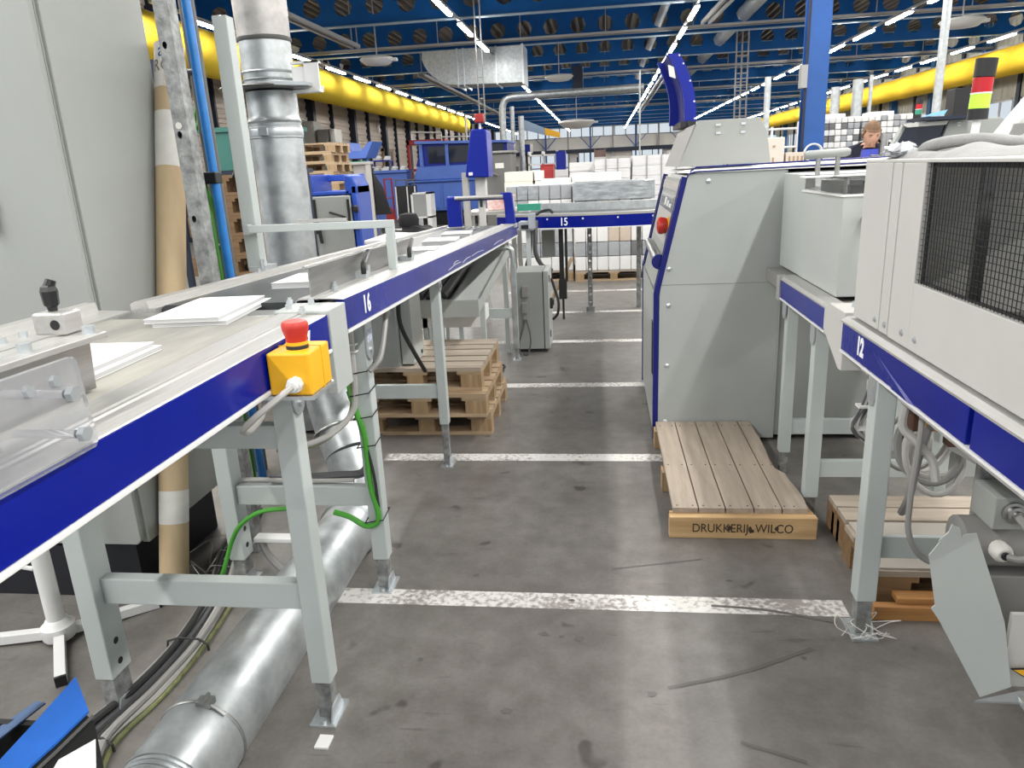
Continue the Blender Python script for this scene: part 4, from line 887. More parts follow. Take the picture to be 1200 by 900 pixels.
# middle grey casing with clear lid
cb_ = thing('machine_casing', 'grey machine casing with clear lid and bar handle between machine and mesh cover', 'casing', (1.2, 3.4, 1.0))
obj('tall_panel', MB().box(.905,1.6,3.58,3.98,1.004,1.462), m_paint, cb_, bev=.003, smooth=False)
obj('front_box', MB().box(.90,1.5,2.995,3.575,1.004,1.392), m_paint, cb_, bev=.004, smooth=False)
obj('front_lip', MB().box(.893,1.5,2.99,3.572,1.388,1.396), m_white, cb_, smooth=False)
obj('clear_lid', MB().box(.905,1.4,3.0,3.57,1.397,1.455), M('clear_lid_acrylic', (.93,.94,.96), .03, trans=.97), cb_, bev=.003, smooth=False)
obj('lid_edge', MB().box(.902,.91,2.997,3.005,1.397,1.46).box(.902,1.4,2.997,3.003,1.456,1.461).box(.902,.908,3.0,3.575,1.456,1.461), m_darkpipe, cb_, smooth=False)
obj('inner_mechanism', MB().box(.93,1.35,3.02,3.08,1.397,1.43).box(1.0,1.3,3.15,3.4,1.397,1.44), m_black, cb_, smooth=False)
obj('round_knob', MB().lathe((.98,2.99,1.30), [(.010,0),(.018,-.012),(.017,-.02)], 16, 'y'), m_steel, cb_)
hb_ = obj('bar_handle', MB().tube([(.80,3.2,1.545),(.815,3.2,1.545),(.96,3.2,1.551),(.975,3.2,1.551)], [.012,.018,.018,.012], 12), m_housing, cb_)

obj('handle_post', MB().cyl((.855,3.2,1.46),(.855,3.2,1.535),.010,n=10).cyl((.93,3.2,1.46),(.93,3.2,1.54),.010,n=10), m_steel, hb_)
obj('lid_hinge_plate', MB().box(.80,1.1,3.15,3.25,1.458,1.463), m_white, cb_, smooth=False)
# big near cover with the mesh window
mc = thing('mesh_cover', 'large pale machine cover with black wire mesh window over conveyor twelve', 'cover', (1.3, 1.7, 1.02))
CX0, CX1 = .822, .84
obj('side_frame', MB().box(CX0,CX1,2.075,2.225,1.024,1.515).box(CX0,CX1,.15,2.075,1.024,1.205).box(CX0,CX1,2.232,2.297,1.026,1.515).box(CX0,CX1,2.304,2.53,1.026,1.515), m_cover, mc, bev=.002, smooth=False)
obj('top_panel', MB().box(CX0,1.75,.15,2.53,1.515,1.524), m_cover, mc, bev=.002, smooth=False)
obj('end_panel', MB().box(CX1,1.75,2.515,2.53,1.024,1.515), m_cover, mc, smooth=False)
obj('base_panel', MB().box(CX1,1.75,.15,2.52,1.0205,1.03), m_cable, mc, smooth=False)
mf = obj('mesh_frame', MB().box(.838,.842,.17,2.072,1.2,1.212).box(.838,.842,2.06,2.075,1.2,1.515).box(.838,.842,.17,2.072,1.502,1.515), m_black, mc, smooth=False)
wm = MB(); z = 1.215
while z < 1.512: wm.box(.826,.8275,.17,2.072,z-.0007,z+.0007); z += .0152
y = .18
while y < 2.07: wm.box(.8275,.829,y-.0007,y+.0007,1.206,1.515); y += .0165
obj('wire_mesh', wm, m_black, mc, smooth=False)
obj('inner_roller', MB().cyl((.95,.75,1.12),(.95,1.85,1.12),.05,n=24), m_steel, mc)
obj('inner_bracket', MB().box(.92,.95,1.98,2.0,1.04,1.50).box(1.10,1.14,.75,1.70,1.05,1.22), m_steel, mc, smooth=False)
obj('inner_panel', MB().box(1.30,1.31,.75,2.3,1.04,1.25).box(.99,1.3,.75,2.0,1.415,1.44), m_cover, mc, smooth=False)
obj('inner_box', MB().box(1.0,1.16,1.15,1.88,1.06,1.38), m_black, mc, bev=.01, smooth=False)
sw = MB()
for (y, z) in ((2.30+.03,1.055),(2.25,1.055),(2.12,1.06),(2.03,1.06)): sw.lathe((CX0,y,z), [(.009,0),(.009,-.004),(.004,-.006)], 12, 'x')
obj('cover_screw', sw, m_zinc, mc)
# ------------------------------------------------------------------ below the right conveyor
pallet('long wooden pallet under the right conveyor beside its white leg', .93, 2.40, 0, W=.95, D=.36, mats='r')
pallet('wooden pallet farther back under the right conveyor', .945, 2.79, 0, W=.9, D=.24, mats='r2')
solo('plank', MB().box(.905,1.55,2.32,2.355,.0,.052).box(.985,1.55,2.34,2.395,.052,.075), m_w_or, 'varnished orange plank lying in front of the pallet by the white leg', 'plank', bev=.003, smooth=False)
m_board = M('grey_fibre_board', (.36,.33,.29), .7, var=(3,.1))
solo('fibre_board', MB().box(.945,1.5,2.41,2.755,.1445,.152), m_board, 'flat grey fibre board lying on the long pallet', 'board', smooth=False)
jb = thing('junction_box', 'grey metal junction box with cable gland hanging under the right conveyor', 'box', (1.1, 2.05, .5))
obj('case', MB().box(1.085,1.19,2.03,2.16,.50,.60), m_housing, jb, bev=.004, smooth=False)
gl_ = obj('cable_gland', MB().lathe((1.135,2.03,.555), [(.032,0),(.032,-.008),(.024,-.01),(.024,-.022),(.016,-.024),(.016,-.034)], 18, 'y'), m_steel, jb)
obj('bracket', MB().box(1.10,1.28,2.16,2.19,.45,.75), m_galv_old, jb, smooth=False)
shf = solo('metal_shelf', MB().hull8([(1.12,2.40,.62),(1.20,1.95,.62),(1.34,1.98,.62),(1.26,2.42,.62)], [(1.12,2.40,.626),(1.20,1.95,.626),(1.34,1.98,.626),(1.26,2.42,.626)]).hull8([(1.115,2.40,.60),(1.195,1.95,.60),(1.20,1.95,.60),(1.12,2.40,.60)], [(1.115,2.40,.628),(1.195,1.95,.628),(1.20,1.95,.628),(1.12,2.40,.628)]).box(1.17,1.21,2.28,2.32,.626,.928).box(1.22,1.26,2.02,2.06,.626,.928), m_zinc, 'thin grey metal shelf hanging on two posts below the blue panel', 'shelf', smooth=False)
md = thing('drive_motor', 'grey drive motor with connectors behind the leaning metal plate', 'motor', (1.2, 2.1, .3))
obj('housing', MB().lathe((1.15,2.12,.42), [(.05,-.12),(.075,-.11),(.075,.11),(.05,.12)], 20, 'x'), m_cable, md)
obj('mount', MB().box(1.08,1.4,2.05,2.20,.145,.34), m_cable, md, bev=.004, smooth=False)
for x in (1.12,1.36):
    cn = obj('connector', MB().lathe((x,2.02,.43), [(.022,.05),(.028,.03),(.028,0),(.018,-.012)], 14, 'y'), m_label, md)
    obj('connector_pin', MB().cyl((x,2.015,.43),(x,2.0,.43),.012,n=10), m_rubber, cn)
sg_ = MB()
for k in range(9):
    c = Vector((.845 + random.uniform(-.05,.05), 2.245 + random.uniform(-.05,.04), .01)); a = random.uniform(0, 6.28)
    sg_.tube(arc([c, c + Vector((.05*cos(a), .04*sin(a), random.uniform(.0,.07))), c + Vector((.09*cos(a+.8), .06*sin(a+.8), random.uniform(0,.05))), c + Vector((.05*cos(a+2), .05*sin(a+2), 0))], 4), .0016, 4)
tag(obj('string_tangle', sg_, m_label), 'tangle of thin white string round the foot of the right white leg', 'string', kind='stuff')
cl_ = thing('cable_coil', 'coil of pale grey cables hanging behind the white leg of conveyor twelve', 'cable', (1.06, 2.5, .4))
for k, (rr, tk, dx, dz, mm) in enumerate(((.13,.011,.06,.02,m_cable_l),(.12,.013,.05,.03,m_cable),(.10,.009,.08,.0,m_cable_l),(.14,.008,.03,.04,m_cable),(.115,.012,.10,.01,m_cable_l))):
    n = 22; pts = [(1.08+dx + rr*.75*cos(2*pi*j/n + k), 2.55+.03*k + .05*sin(2*pi*j/n), .50+dz + rr*sin(2*pi*j/n + k)) for j in range(n)]
    obj('cable_turn', MB().tube(pts, tk, 8, True), mm, cl_)
cable('thin pale cable looping down before the crossbar under conveyor twelve', [(.93,2.2,.90),(.92,2.16,.75),(.90,2.13,.55),(.905,2.12,.43),(.96,2.12,.35),(1.05,2.12,.335),(1.13,2.10,.37),(1.18,2.06,.44)], .009, m_cable)
cable('thick grey cable dropping from the blue panel beside the white leg', [(.97,2.25,.90),(.96,2.2,.78),(.93,2.18,.66),(.925,2.2,.52),(.95,2.3,.42)], .013, m_cable)
cable('grey connector cable bending round the junction box', [(1.135,2.0,.555),(1.15,1.95,.53),(1.20,1.93,.50),(1.26,1.97,.53),(1.27,2.0,.66),(1.28,2.05,.9)], .012, m_cable)
cable('grey cable with white tag rising to the blue panel', [(1.125,2.0,.43),(1.15,1.96,.45),(1.20,1.94,.53),(1.215,1.96,.66),(1.22,2.0,.88)], .010, m_cable)
solo('cable_tag', MB().box(1.13,1.175,1.925,1.935,.50,.525), m_white, 'small white tag on the cable by the junction box', 'tag', smooth=False)
cable('dark cable dropping right of the junction box to the floor unit', [(1.35,2.02,.90),(1.345,2.0,.7),(1.335,1.99,.5),(1.33,1.99,.40)], .022, m_hose)
wc = thing('wire_harness', 'bunch of grey wires with white ties beside the white leg of conveyor twelve', 'wires', (.88, 2.45, .75))
for k in range(7):
    w = lambda s: random.uniform(-s, s)
    obj('wire', MB().tube(arc([(.885+w(.02),2.45+w(.02),.92),(.87+w(.015),2.44,.82),(.855+w(.02),2.44,.74),(.84+w(.03),2.43+w(.02),.67),(.875+w(.02),2.43,.62+w(.02)),(.90,2.42,.70+w(.03)),(.89,2.42,.77+w(.03))],5), .005, 6), m_cable_l if k % 3 else m_hose, wc)
obj('cable_tie', MB().box(.83,.90,2.42,2.46,.735,.742).box(.83,.87,2.41,2.45,.66,.667), m_white, wc, smooth=False)
co_ = thing('connector_cluster', 'brown connector block with yellow wires under the dented blue panel', 'connector', (1.0, 2.2, .78))
obj('block', MB().box(1.00,1.035,2.16,2.2,.70,.83).box(.93,.99,2.24,2.30,.72,.87), M('brown_plastic', (.12,.055,.035), .5), co_, bev=.003, smooth=False)
for k in range(4): obj('yellow_wire', MB().tube(arc([(.955+.012*k,2.2,.87),(.952+.014*k,2.19,.80),(.945+.014*k,2.19,.74)],4), .005, 6), m_yg if k % 2 else m_yel, co_)
obj('grey_hose', MB().tube(arc([(.90,2.22,.88),(.885,2.20,.82),(.885,2.2,.75),(.92,2.18,.71),(.96,2.16,.66),(.97,2.14,.60)],5), .013, 8), m_cable_l, co_)
# leaning metal plate and floor tray
solo('metal_plate', MB().prism([(1.020,.085),(1.098,.118),(1.072,.30),(1.058,.345),(.988,.548),(.958,.545),(.952,.533),(.945,.563),(.925,.572),(.918,.552),(.893,.525),(.905,.535),(.870,.485),(.892,.345),(.882,.335),(.905,.30)], 'y', -.002, .002).xf(lambda p: (p.x, 1.845 + p.y + (p.z-.1)*.16, p.z)),
     m_paint, 'bare pale grey metal plate propped upright against the drive motor', 'plate', smooth=False)
ft_ = thing('floor_tray', 'grey sheet metal tray with yellow warning label at the right edge', 'tray', (1.2, 1.9, 0))
obj('tray', MB().hull8([(1.00,1.83,.075),(1.13,1.86,.09),(1.55,1.86,.09),(1.55,1.83,.075)], [(1.00,1.83,.081),(1.13,1.86,.096),(1.55,1.86,.096),(1.55,1.83,.081)]).box(1.12,1.55,1.78,1.86,.07,.09), m_zinc, ft_, smooth=False)
obj('back_panel', MB().box(1.095,1.55,1.885,1.90,.09,.32), m_cover, ft_, smooth=False)
obj('support', MB().hull8([(1.10,1.62,0),(1.16,1.80,0),(1.5,1.80,0),(1.5,1.62,0)], [(1.10,1.66,.05),(1.14,1.82,.07),(1.5,1.82,.07),(1.5,1.66,.05)]), m_cable_l, ft_, smooth=False)
wl = obj('warning_label', MB().add([(1.105,1.872,.155),(1.20,1.872,.095),(1.28,1.872,.17)],[(0,1,2)]), m_yel, ft_, smooth=False, recalc=False)
obj('label_border', MB().tube([(1.105,1.871,.157),(1.20,1.871,.096),(1.28,1.871,.172)], .003, 4, True), m_black, wl, smooth=False)
# things lying on top of the near cover
cl = MB(); nx, ny = 46, 26
def lump(u, v):
    e = sin(pi*min(1,max(0,u)))**.5 * sin(pi*min(1,max(0,v)))**.5
    return e*(.035 + .022*sin(7*u+5*v) * cos(4*v-3*u) + .018*sin(13*u*v+2) + .012*sin(23*u-9*v))
vs = [(.85 + .48*u/(nx-1), 1.95 + .52*v/(ny-1) - .12*u/(nx-1), 1.5245 + max(0, lump(u/(nx-1), v/(ny-1)))*.85) for v in range(ny) for u in range(nx)]
cl.add(vs, [(r*nx+c, r*nx+c+1, (r+1)*nx+c+1, (r+1)*nx+c) for r in range(ny-1) for c in range(nx-1)])
cl.tube(arc([(1.28,1.90,1.535),(1.15,2.00,1.541),(1.05,2.07,1.552),(.97,2.13,1.566),(.91,2.20,1.562),(.89,2.27,1.548),(.93,2.30,1.540),(1.05,2.20,1.540),(1.2,2.05,1.535)],6), [.017 - .004*abs(k/48-.5) for k in range(49)], 10)
tag(obj('felt_cloth', cl, m_cloth, ang=180), 'crumpled grey felt cloth heaped on the mesh cover', 'cloth')
pbg = MB(); vs = []; n = 18
for i in range(9):
    t = i/8; rr = .034*sin(pi*(.12+.76*t))
    for k in range(n):
        a = 2*pi*k/n; q = 1 + .25*sin(5*a + i*2.1) * random.uniform(.4,1)
        vs.append((.872 + .05*rr/.034*cos(a)*q, 2.38 + .06*rr/.034*sin(a)*q, 1.526 + .036*t*(1 + .3*sin(3*a+i))))
pbg.add(vs, [(i*n+k, i*n+(k+1)%n, (i+1)*n+(k+1)%n, (i+1)*n+k) for i in range(8) for k in range(n)] + [tuple(range(n))[::-1], tuple(8*n+k for k in range(n))])
solo('plastic_bag', pbg, m_pclear, 'crinkled clear plastic bag lying beside the grey felt cloth', 'bag', ang=20)
# ------------------------------------------------------------------ far end of conveyor 16: portal, curved conveyor 15
po = thing('blue_portal', 'blue portal frame spanning the far end of the sloping conveyor', 'portal', (-1.05, 6.5, 1.06))
obj('post', MB().box(-1.36,-1.235,6.46,6.54,1.075,1.335), m_mach_d, po, bev=.012)
obj('post', MB().prism([(-.845,1.085),(-.765,1.085),(-.785,1.345),(-.80,1.352),(-.885,1.352),(-.855,1.28)], 'y', 6.46,6.54), m_mach_d, po, bev=.006)
obj('cross_bar', MB().box(-1.30,-.83,6.47,6.53,1.295,1.315), m_mach_d, po, bev=.006)
obj('bright_tube', MB().cyl((-1.28,6.45,1.322),(-.86,6.45,1.322),.016,n=12), m_alu, po)
obj('foot_block', MB().box(-1.37,-1.225,6.44,6.56,1.05,1.078).box(-.85,-.755,6.44,6.56,1.055,1.088), m_alu, po, smooth=False)
obj('sensor', MB().box(-1.06,-1.04,6.43,6.47,1.24,1.31), m_black, po, smooth=False)
# curved conveyor
cc = thing('curved_conveyor', 'curved conveyor with blue side panel numbered fifteen ending the aisle', 'conveyor', (-.1, 7.6, 0))
ccx, ccy, rr = .05, 9.75, 2.42
def arcstrip(r0, r1, z0, z1, a0=-118, a1=-68, n=22):
    mb = MB()
    for k in range(n):
        A_, B_ = radians(a0 + (a1-a0)*k/n), radians(a0 + (a1-a0)*(k+1)/n)
        q = lambda r, a, z: (ccx + r*cos(a), ccy + r*sin(a), z)
        mb.hull8([q(r0,A_,z0),q(r1,A_,z0),q(r1,B_,z0),q(r0,B_,z0)], [q(r0,A_,z1),q(r1,A_,z1),q(r1,B_,z1),q(r0,B_,z1)])
    return mb
obj('side_panel', arcstrip(rr-.03, rr, .965, 1.075), m_blue, cc, ang=30)
obj('edge_strip', arcstrip(rr-.03, rr+.004, .955, .9645), m_white, cc, ang=30)
obj('side_rail', arcstrip(rr-.12, rr+.004, 1.076, 1.10), m_alu, cc, ang=30)
obj('belt', arcstrip(rr-.62, rr-.121, 1.05, 1.092), m_belt, cc, ang=30)
obj('rear_guard', arcstrip(rr-.72, rr-.63, 1.03, 1.17), m_galv, cc, ang=30)
obj('frame', arcstrip(rr-.6, rr-.05, .985, 1.045), m_cable, cc, ang=30)
bl = MB()
for a in (-113,-104.5,-96,-88,-80,-73): bl.cyl((ccx+(rr-.002)*cos(radians(a)),ccy+(rr-.002)*sin(radians(a)),1.05),(ccx+(rr+.004)*cos(radians(a)),ccy+(rr+.004)*sin(radians(a)),1.05),.009,n=8)
obj('panel_bolt', bl, m_white, cc, smooth=False)
a15 = radians(-100.5)
text('15', .105, m_lett, 'panel_number', cc, frame((ccx+(rr+.002)*cos(a15), ccy+(rr+.002)*sin(a15), 1.02), (-sin(a15),cos(a15),0), (0,0,1)), bold=.0016, sx=.8)
pl_ = MB().holed([(-.024,.024,z/10*.9,z/10*.9+.09,0,z/10*.9+.045,.011) for z in range(10)], lambda u, v: (-.155+u, 8.0, v+.06))
lg = obj('leg', pl_.box(-.179,-.177,8.0,8.05,.06,.96).box(-.133,-.131,8.0,8.05,.06,.96), m_galv_old, cc, smooth=False)
obj('foot_plate', MB().box(-.20,-.11,7.97,8.08,0,.06), m_galv_old, lg, smooth=False)
lg = obj('leg', MB().box(-.46,-.415,7.6,7.66,.33,.98).box(-.40,-.375,7.6,7.66,.4,.98), m_black, cc, smooth=False)
obj('foot_plate', MB().box(-.47,-.39,7.58,7.68,.22,.42).cyl((-.43,7.63,0),(-.43,7.63,.22),.012,n=8), m_black, lg, smooth=False)
obj('leg', MB().box(.35,.40,8.2,8.25,0,.98), m_galv_old, cc, smooth=False)
obj('hanging_box', MB().box(-.66,-.52,7.9,8.0,.62,.90), m_housing, cc, bev=.006, smooth=False)
cable('dark hoses hanging from the left end of the curved conveyor', [(-.66,7.3,1.05),(-.665,7.25,.9),(-.67,7.25,.75),(-.62,7.3,.62),(-.52,7.35,.55)], .022, m_hose)
cable('black cable hanging between sloping and curved conveyors', [(-.70,7.25,1.0),(-.71,7.2,.85),(-.73,7.2,.72),(-.76,7.25,.62)], .02, m_rubber)
tc = thing('transfer_unit', 'small bracket unit with green plate between sloping and curved conveyors', 'bracket', (-.72, 7.1, .9))
obj('block', MB().box(-.80,-.66,7.0,7.2,.98,1.06).box(-.70,-.64,6.95,7.05,1.0,1.14), m_zinc, tc, bev=.004, smooth=False)
obj('green_plate', MB().box(-.82,-.60,7.15,7.25,1.155,1.215), m_teal, tc, smooth=False)
obj('clamp', MB().box(-.77,-.69,6.96,7.0,1.0,1.035).tube(arc([(-.63,7.0,1.12),(-.58,7.0,1.15),(-.50,7.0,1.16),(-.47,7.0,1.13)],4),.013,8), m_black, tc, smooth=False)
obj('stand_post', MB().box(-.74,-.70,7.08,7.12,0,.98), m_leg, tc, smooth=False)
solo('wooden_pole', MB().cyl((-.66,7.30,.02),(-.36,8.2,.56),.022,n=10), m_w_x, 'slender wooden pole leaning under the curved conveyor', 'pole')
# camera head tower next to the portal
tw = thing('inspection_head', 'deep blue tapered head with red lamp standing behind the portal', 'device', (-1.2, 7.5, 0))
obj('hood', MB().prism([(-1.345,1.485),(-1.115,1.475),(-1.115,1.90),(-1.125,1.925),(-1.255,1.93),(-1.275,1.90)], 'y', 7.38,7.72), m_mach_d, tw, bev=.012)
obj('pedestal', MB().box(-1.27,-1.165,7.48,7.6,1.30,1.49).box(-1.29,-1.14,7.44,7.64,1.26,1.30), m_cover, tw, bev=.006, smooth=False)
obj('column', MB().box(-1.25,-1.19,7.5,7.58,0,1.26), m_cover, tw, smooth=False)
obj('lamp_stem', MB().cyl((-1.2,7.55,1.92),(-1.2,7.55,1.99),.012,n=10), m_white, tw)
lm = obj('red_lamp', MB().box(-1.245,-1.155,7.5,7.6,1.99,2.075), m_redp, tw, bev=.012)
obj('white_sticker', MB().box(-1.31,-1.27,7.374,7.38,1.50,1.53), m_white, tw, smooth=False)
gpst = solo('grey_post', MB().box(-1.395,-1.335,7.45,7.52,0,1.53), m_cable_l, 'plain grey square post left of the blue inspection head', 'post', bev=.004, smooth=False)
solo('red_carton', MB().box(-1.27,-1.0,8.2,8.45,1.12,1.26).box(-1.28,-.99,8.19,8.46,1.25,1.27), M('printed_red_carton', (.55,.22,.2), .6, var=(16,.7), col2=(.72,.66,.62)), 'white carton with dark red print seen through the portal', 'carton', smooth=False)
solo('carton_table', MB().box(-1.5,-.9,8.0,8.7,1.08,1.115).box(-1.45,-1.4,8.05,8.1,0,1.08).box(-1.0,-.95,8.05,8.1,0,1.08).box(-1.45,-1.4,8.6,8.65,0,1.08).box(-1.0,-.95,8.6,8.65,0,1.08), m_alu, 'narrow metal table carrying the red printed carton', 'table', smooth=False)
# black jacket and small white table behind the sloping conveyor
jk = MB(); n = 16; vs = []
for i in range(11):
    t = i/10
    for k in range(n):
        a = 2*pi*k/n; e = sin(pi*(.08+.84*t)); q = 1 + .2*sin(3*a+4*t) + .12*sin(5*a-7*t)
        vs.append((-1.86 + .42*t + .10*e*cos(a)*q, 6.2 + .16*e*sin(a)*q, 1.075 + .085*e*q*(1+.5*sin(6*t+1)) * (sin(a)*.25 + cos(a*2)*.1 + .9) - .02))
jk.add(vs, [(i*n+k, i*n+(k+1)%n, (i+1)*n+(k+1)%n, (i+1)*n+k) for i in range(10) for k in range(n)] + [tuple(range(n))[::-1], tuple(10*n+k for k in range(n))])
jk.lathe((-1.64,6.2,1.12), [(.085,0),(.09,.06),(.07,.10),(.03,.11)], 12)
jt = thing('black_bag', 'black fabric bag lying on a ledge behind the sloping conveyor', 'bag', (-1.65,6.2,1.05))
obj('bag', jk, m_jacket, jt)
obj('white_print', MB().box(-1.74,-1.66,6.035,6.04,1.10,1.115), m_label, jt, smooth=False)
wt_ = thing('small_table', 'small white topped table behind the sloping conveyor under the black bag', 'table', (-1.7, 6.3, 0))
obj('top', MB().box(-1.98,-1.46,6.0,6.75,1.00,1.03), m_white, wt_, bev=.004, smooth=False)
for x in (-1.96,-1.50):
    for y in (6.02,6.71): obj('leg', MB().box(x,x+.03,y,y+.03,0,1.0), m_leg, wt_, smooth=False)
# ------------------------------------------------------------------ pallet loads of books behind conveyor 15
def load(desc, x0, y0, cols, cw, rows, rh, d=.8, z0=0.144, rowmats=None, grp=None, hide_rows=0, pal=True, gap=.006):
    n = 0; PR = {}
    W = cols*cw
    if pal: pallet('wooden pallet under the ' + desc, x0, y0, 0, W=W, D=d, mats='load', faded=True)
    core = MB().box(x0+.01, x0+W-.01, y0+.31, y0+d, z0, z0+rows*rh)
    if hide_rows: core.box(x0+.004, x0+W-.004, y0+.02, y0+.31, z0, z0+hide_rows*rh-.002)
    tag(obj('stacked_books', core, m_bun_w, smooth=False), 'inner stacked books of the ' + desc, 'book stack')
    for r in range(hide_rows, rows):
        for c in range(cols):
            mm = rowmats(r, c)
            if mm is None: continue
            nm = {'white_book_bundle':'white','grey_book_bundle':'grey','dark_book_bundle':'dark','tan_book_bundle':'tan','stretch_film':'film-wrapped'}[mm.name]
            if mm.name not in PR:
                o = obj('book_bundle', MB().box(gap/2, cw-gap/2, 0, .3, gap/2, rh-gap/2), mm, bev=.008)
                tag(o, '%s book bundle in the front of the %s' % (nm, desc), 'book bundle', '%s bundles of the %s' % (nm, desc)); PR[mm.name] = o
            else:
                o = PR[mm.name].copy(); COL.objects.link(o)
            o.location = (x0 + c*cw, y0 + random.uniform(-.008,.004), z0 + r*rh)
rnd = random.Random(3)
def mats_a(r, c):
    if r == 5: return m_film
    if r in (1, 3): return m_film if rnd.random() < .6 else (m_bun_g if rnd.random() < .6 else m_bun_d)
    if r == 2 and c in (3, 4): return m_bun_t
    return m_bun_w if rnd.random() < .8 else m_bun_g
load('film-wrapped load behind the curved conveyor', -.40, 10.2, 7, .152, 6, .1945, rowmats=mats_a)
def mats_b(r, c):
    if r in (1, 5): return m_bun_g if rnd.random() < .75 else m_film
    return m_bun_w if rnd.random() < .85 else m_bun_g
load('wrapped load left of the film-wrapped one', -1.33, 10.3, 6, .15, 6, .1945, rowmats=mats_b)
# film cap on the first load
solo('film_cover', MB().box(-.405,.67,10.17,11.0,1.312,1.32).box(-.41,.672,10.165,10.185,1.09,1.318), m_film, 'shiny film skirt over the top of the load behind the curved conveyor', 'film', bev=.006)
def stack(label, x0, x1, y0, y1, z1, m=m_pallet_white, name='paper_stack', cat='paper stack', bands=0, z0=.144, wrap=False):
    t = thing(name, label, cat, ((x0+x1)/2, (y0+y1)/2, 0))
    k = max(2, int((z1-z0)/.16)); zz = [z0 + (z1-z0)*i/k for i in range(k+1)]
    for i in range(k):
        j = random.uniform(-.012,.012); obj('ream', MB().box(x0+j, x1+j, y0+j, y1, zz[i], zz[i+1]-.004), m, t, bev=.006, smooth=False)
    obj('skid', MB().box(x0,x1,y0,y1,.10,z0-.002).box(x0,x0+.1,y0,y1,0,.1).box((x0+x1)/2-.05,(x0+x1)/2+.05,y0,y1,0,.1).box(x1-.1,x1,y0,y1,0,.1), m_w_x, t, smooth=False)
    for b in range(bands):
        xx = x0 + (x1-x0)*(b+1)/(bands+1); obj('strap_band', MB().box(xx-.012,xx+.012,y0-.016,y0-.013,z0,z1), m_trunk, t, smooth=False)
    return t
stack('tall pale wrapped paper stack behind the film-wrapped load', -.16, .45, 13.4, 14.2, 1.63, bands=2)
stack('tall wrapped paper stack nearest the machine hood behind the load', .50, 1.5, 13.5, 14.3, 1.66, bands=3)
stack('paper stack with folded top sheet at the left of the tall wrapped stacks', -.62, -.18, 14.2, 15, 1.60)
stack('low white paper stack directly before the tall wrapped stacks', -.50, .28, 12.2, 12.9, 1.42, m=m_bun_w)
stack('plain white stack behind the left book load', -1.0, -.52, 12.2, 12.9, 1.36, m=m_bun_w)
stack('cream paper stack beside the red box', -1.72, -1.22, 13.3, 14, 1.49, m=m_cream)
stack('small white stack with grey gap right of the cream stack', -1.20, -1.08, 13.3, 14, 1.49, m=m_bun_w)
solo('red_cabinet', MB().box(-1.22,-.98,15,15.6,.02,1.57).box(-1.23,-.97,14.99,15.62,1.57,1.59).box(-1.2,-1.0,14.985,15,.3,1.5), m_redp, 'dark red cabinet right of the cream paper stack', 'cabinet', bev=.006, smooth=False)
stack('rounded white sack pallet beyond the red cabinet', -1.24, -.86, 19, 19.8, 1.46, m=m_pallet_white)
stack('pale sack pallet right behind the dark post beyond the red cabinet', -.83, -.45, 19, 19.8, 1.52, m=m_pallet_white)
solo('dark_post', MB().box(-.52,-.49,15.2,15.25,.02,1.70).box(-.6,-.41,15.1,15.35,0,.02), m_darkcol, 'thin dark post at the left of the tall wrapped paper stacks', 'post', smooth=False)
for k, (x0, x1, y, z, mm, lab) in enumerate(((.2,1.6,22,1.74,m_cover,'long pale counter far behind the tall paper stacks'), (2.0,3.4,24,1.85,m_bun_w,'white paper pallets far behind the machine hood'), (-.3,.1,26,1.78,m_bun_w,'small white stack under the far red door'))):
    stack(lab, x0, x1, y, y+.9, z, m=mm)
solo('loading_door', MB().box(-.62,.12,60,60.1,0,2.6).box(-.7,-.62,59.95,60.1,0,2.7).box(.12,.2,59.95,60.1,0,2.7).box(-.4,-.05,59.9,59.99,.1,2.3), M('faded_red_door', (.26,.17,.15), .6), 'faded reddish door far down the hall', 'door', smooth=False)
# ------------------------------------------------------------------ left middle distance
bc = thing('hopper_machine', 'blue framed machine with grey front door beyond the exhaust duct', 'machine', (-2.9, 8.3, 0))
obj('frame', MB().box(-2.74,-2.66,8.0,8.45,0,1.46).box(-3.28,-3.18,8.0,8.6,0,1.40).box(-3.25,-2.7,8.4,8.6,.05,1.40), m_cart, bc, bev=.02)
obj('shoulder', MB().prism([(-2.80,1.36),(-2.66,1.36),(-2.66,1.44),(-2.71,1.55),(-2.80,1.565)], 'y', 8.0,8.45), m_cart, bc, bev=.012)
obj('tray_rim', MB().box(-3.2,-2.75,8.0,8.04,1.36,1.40).box(-3.2,-2.75,8.5,8.6,1.50,1.57).box(-3.22,-3.16,8.0,8.6,1.38,1.58), m_cart, bc, bev=.008)
obj('tray_inside', MB().box(-3.16,-2.8,8.05,8.48,1.34,1.36), m_mach_d, bc, smooth=False)
fd_ = obj('front_door', MB().box(-3.17,-2.74,7.97,8.0,.62,1.35), m_housing, bc, bev=.012)
obj('side_window', MB().box(-2.78,-2.755,7.955,7.97,1.05,1.31), m_black, fd_, smooth=False)
obj('handle', MB().tube([(-2.98,7.94,1.18),(-2.80,7.94,1.12)], .012, 8), m_black, fd_)
obj('dark_slot', MB().box(-3.165,-3.135,7.955,7.97,.95,1.32), m_black, fd_, smooth=False)
obj('red_edge', MB().hull8([(-3.30,7.96,1.22),(-3.18,7.96,1.24),(-3.18,7.98,1.24),(-3.30,7.98,1.22)], [(-3.27,7.96,1.42),(-3.25,7.96,1.42),(-3.25,7.98,1.42),(-3.27,7.98,1.42)]).box(-3.20,-3.14,7.96,7.99,.4,.62), m_red, bc, smooth=False)
obj('side_knobs', MB().box(-2.72,-2.66,7.95,8.0,1.17,1.24).box(-2.72,-2.67,7.95,8.0,.98,1.05), m_black, bc, bev=.01)
obj('top_plate', MB().box(-3.18,-2.72,7.9,7.98,.60,.63), m_label, bc, smooth=False)
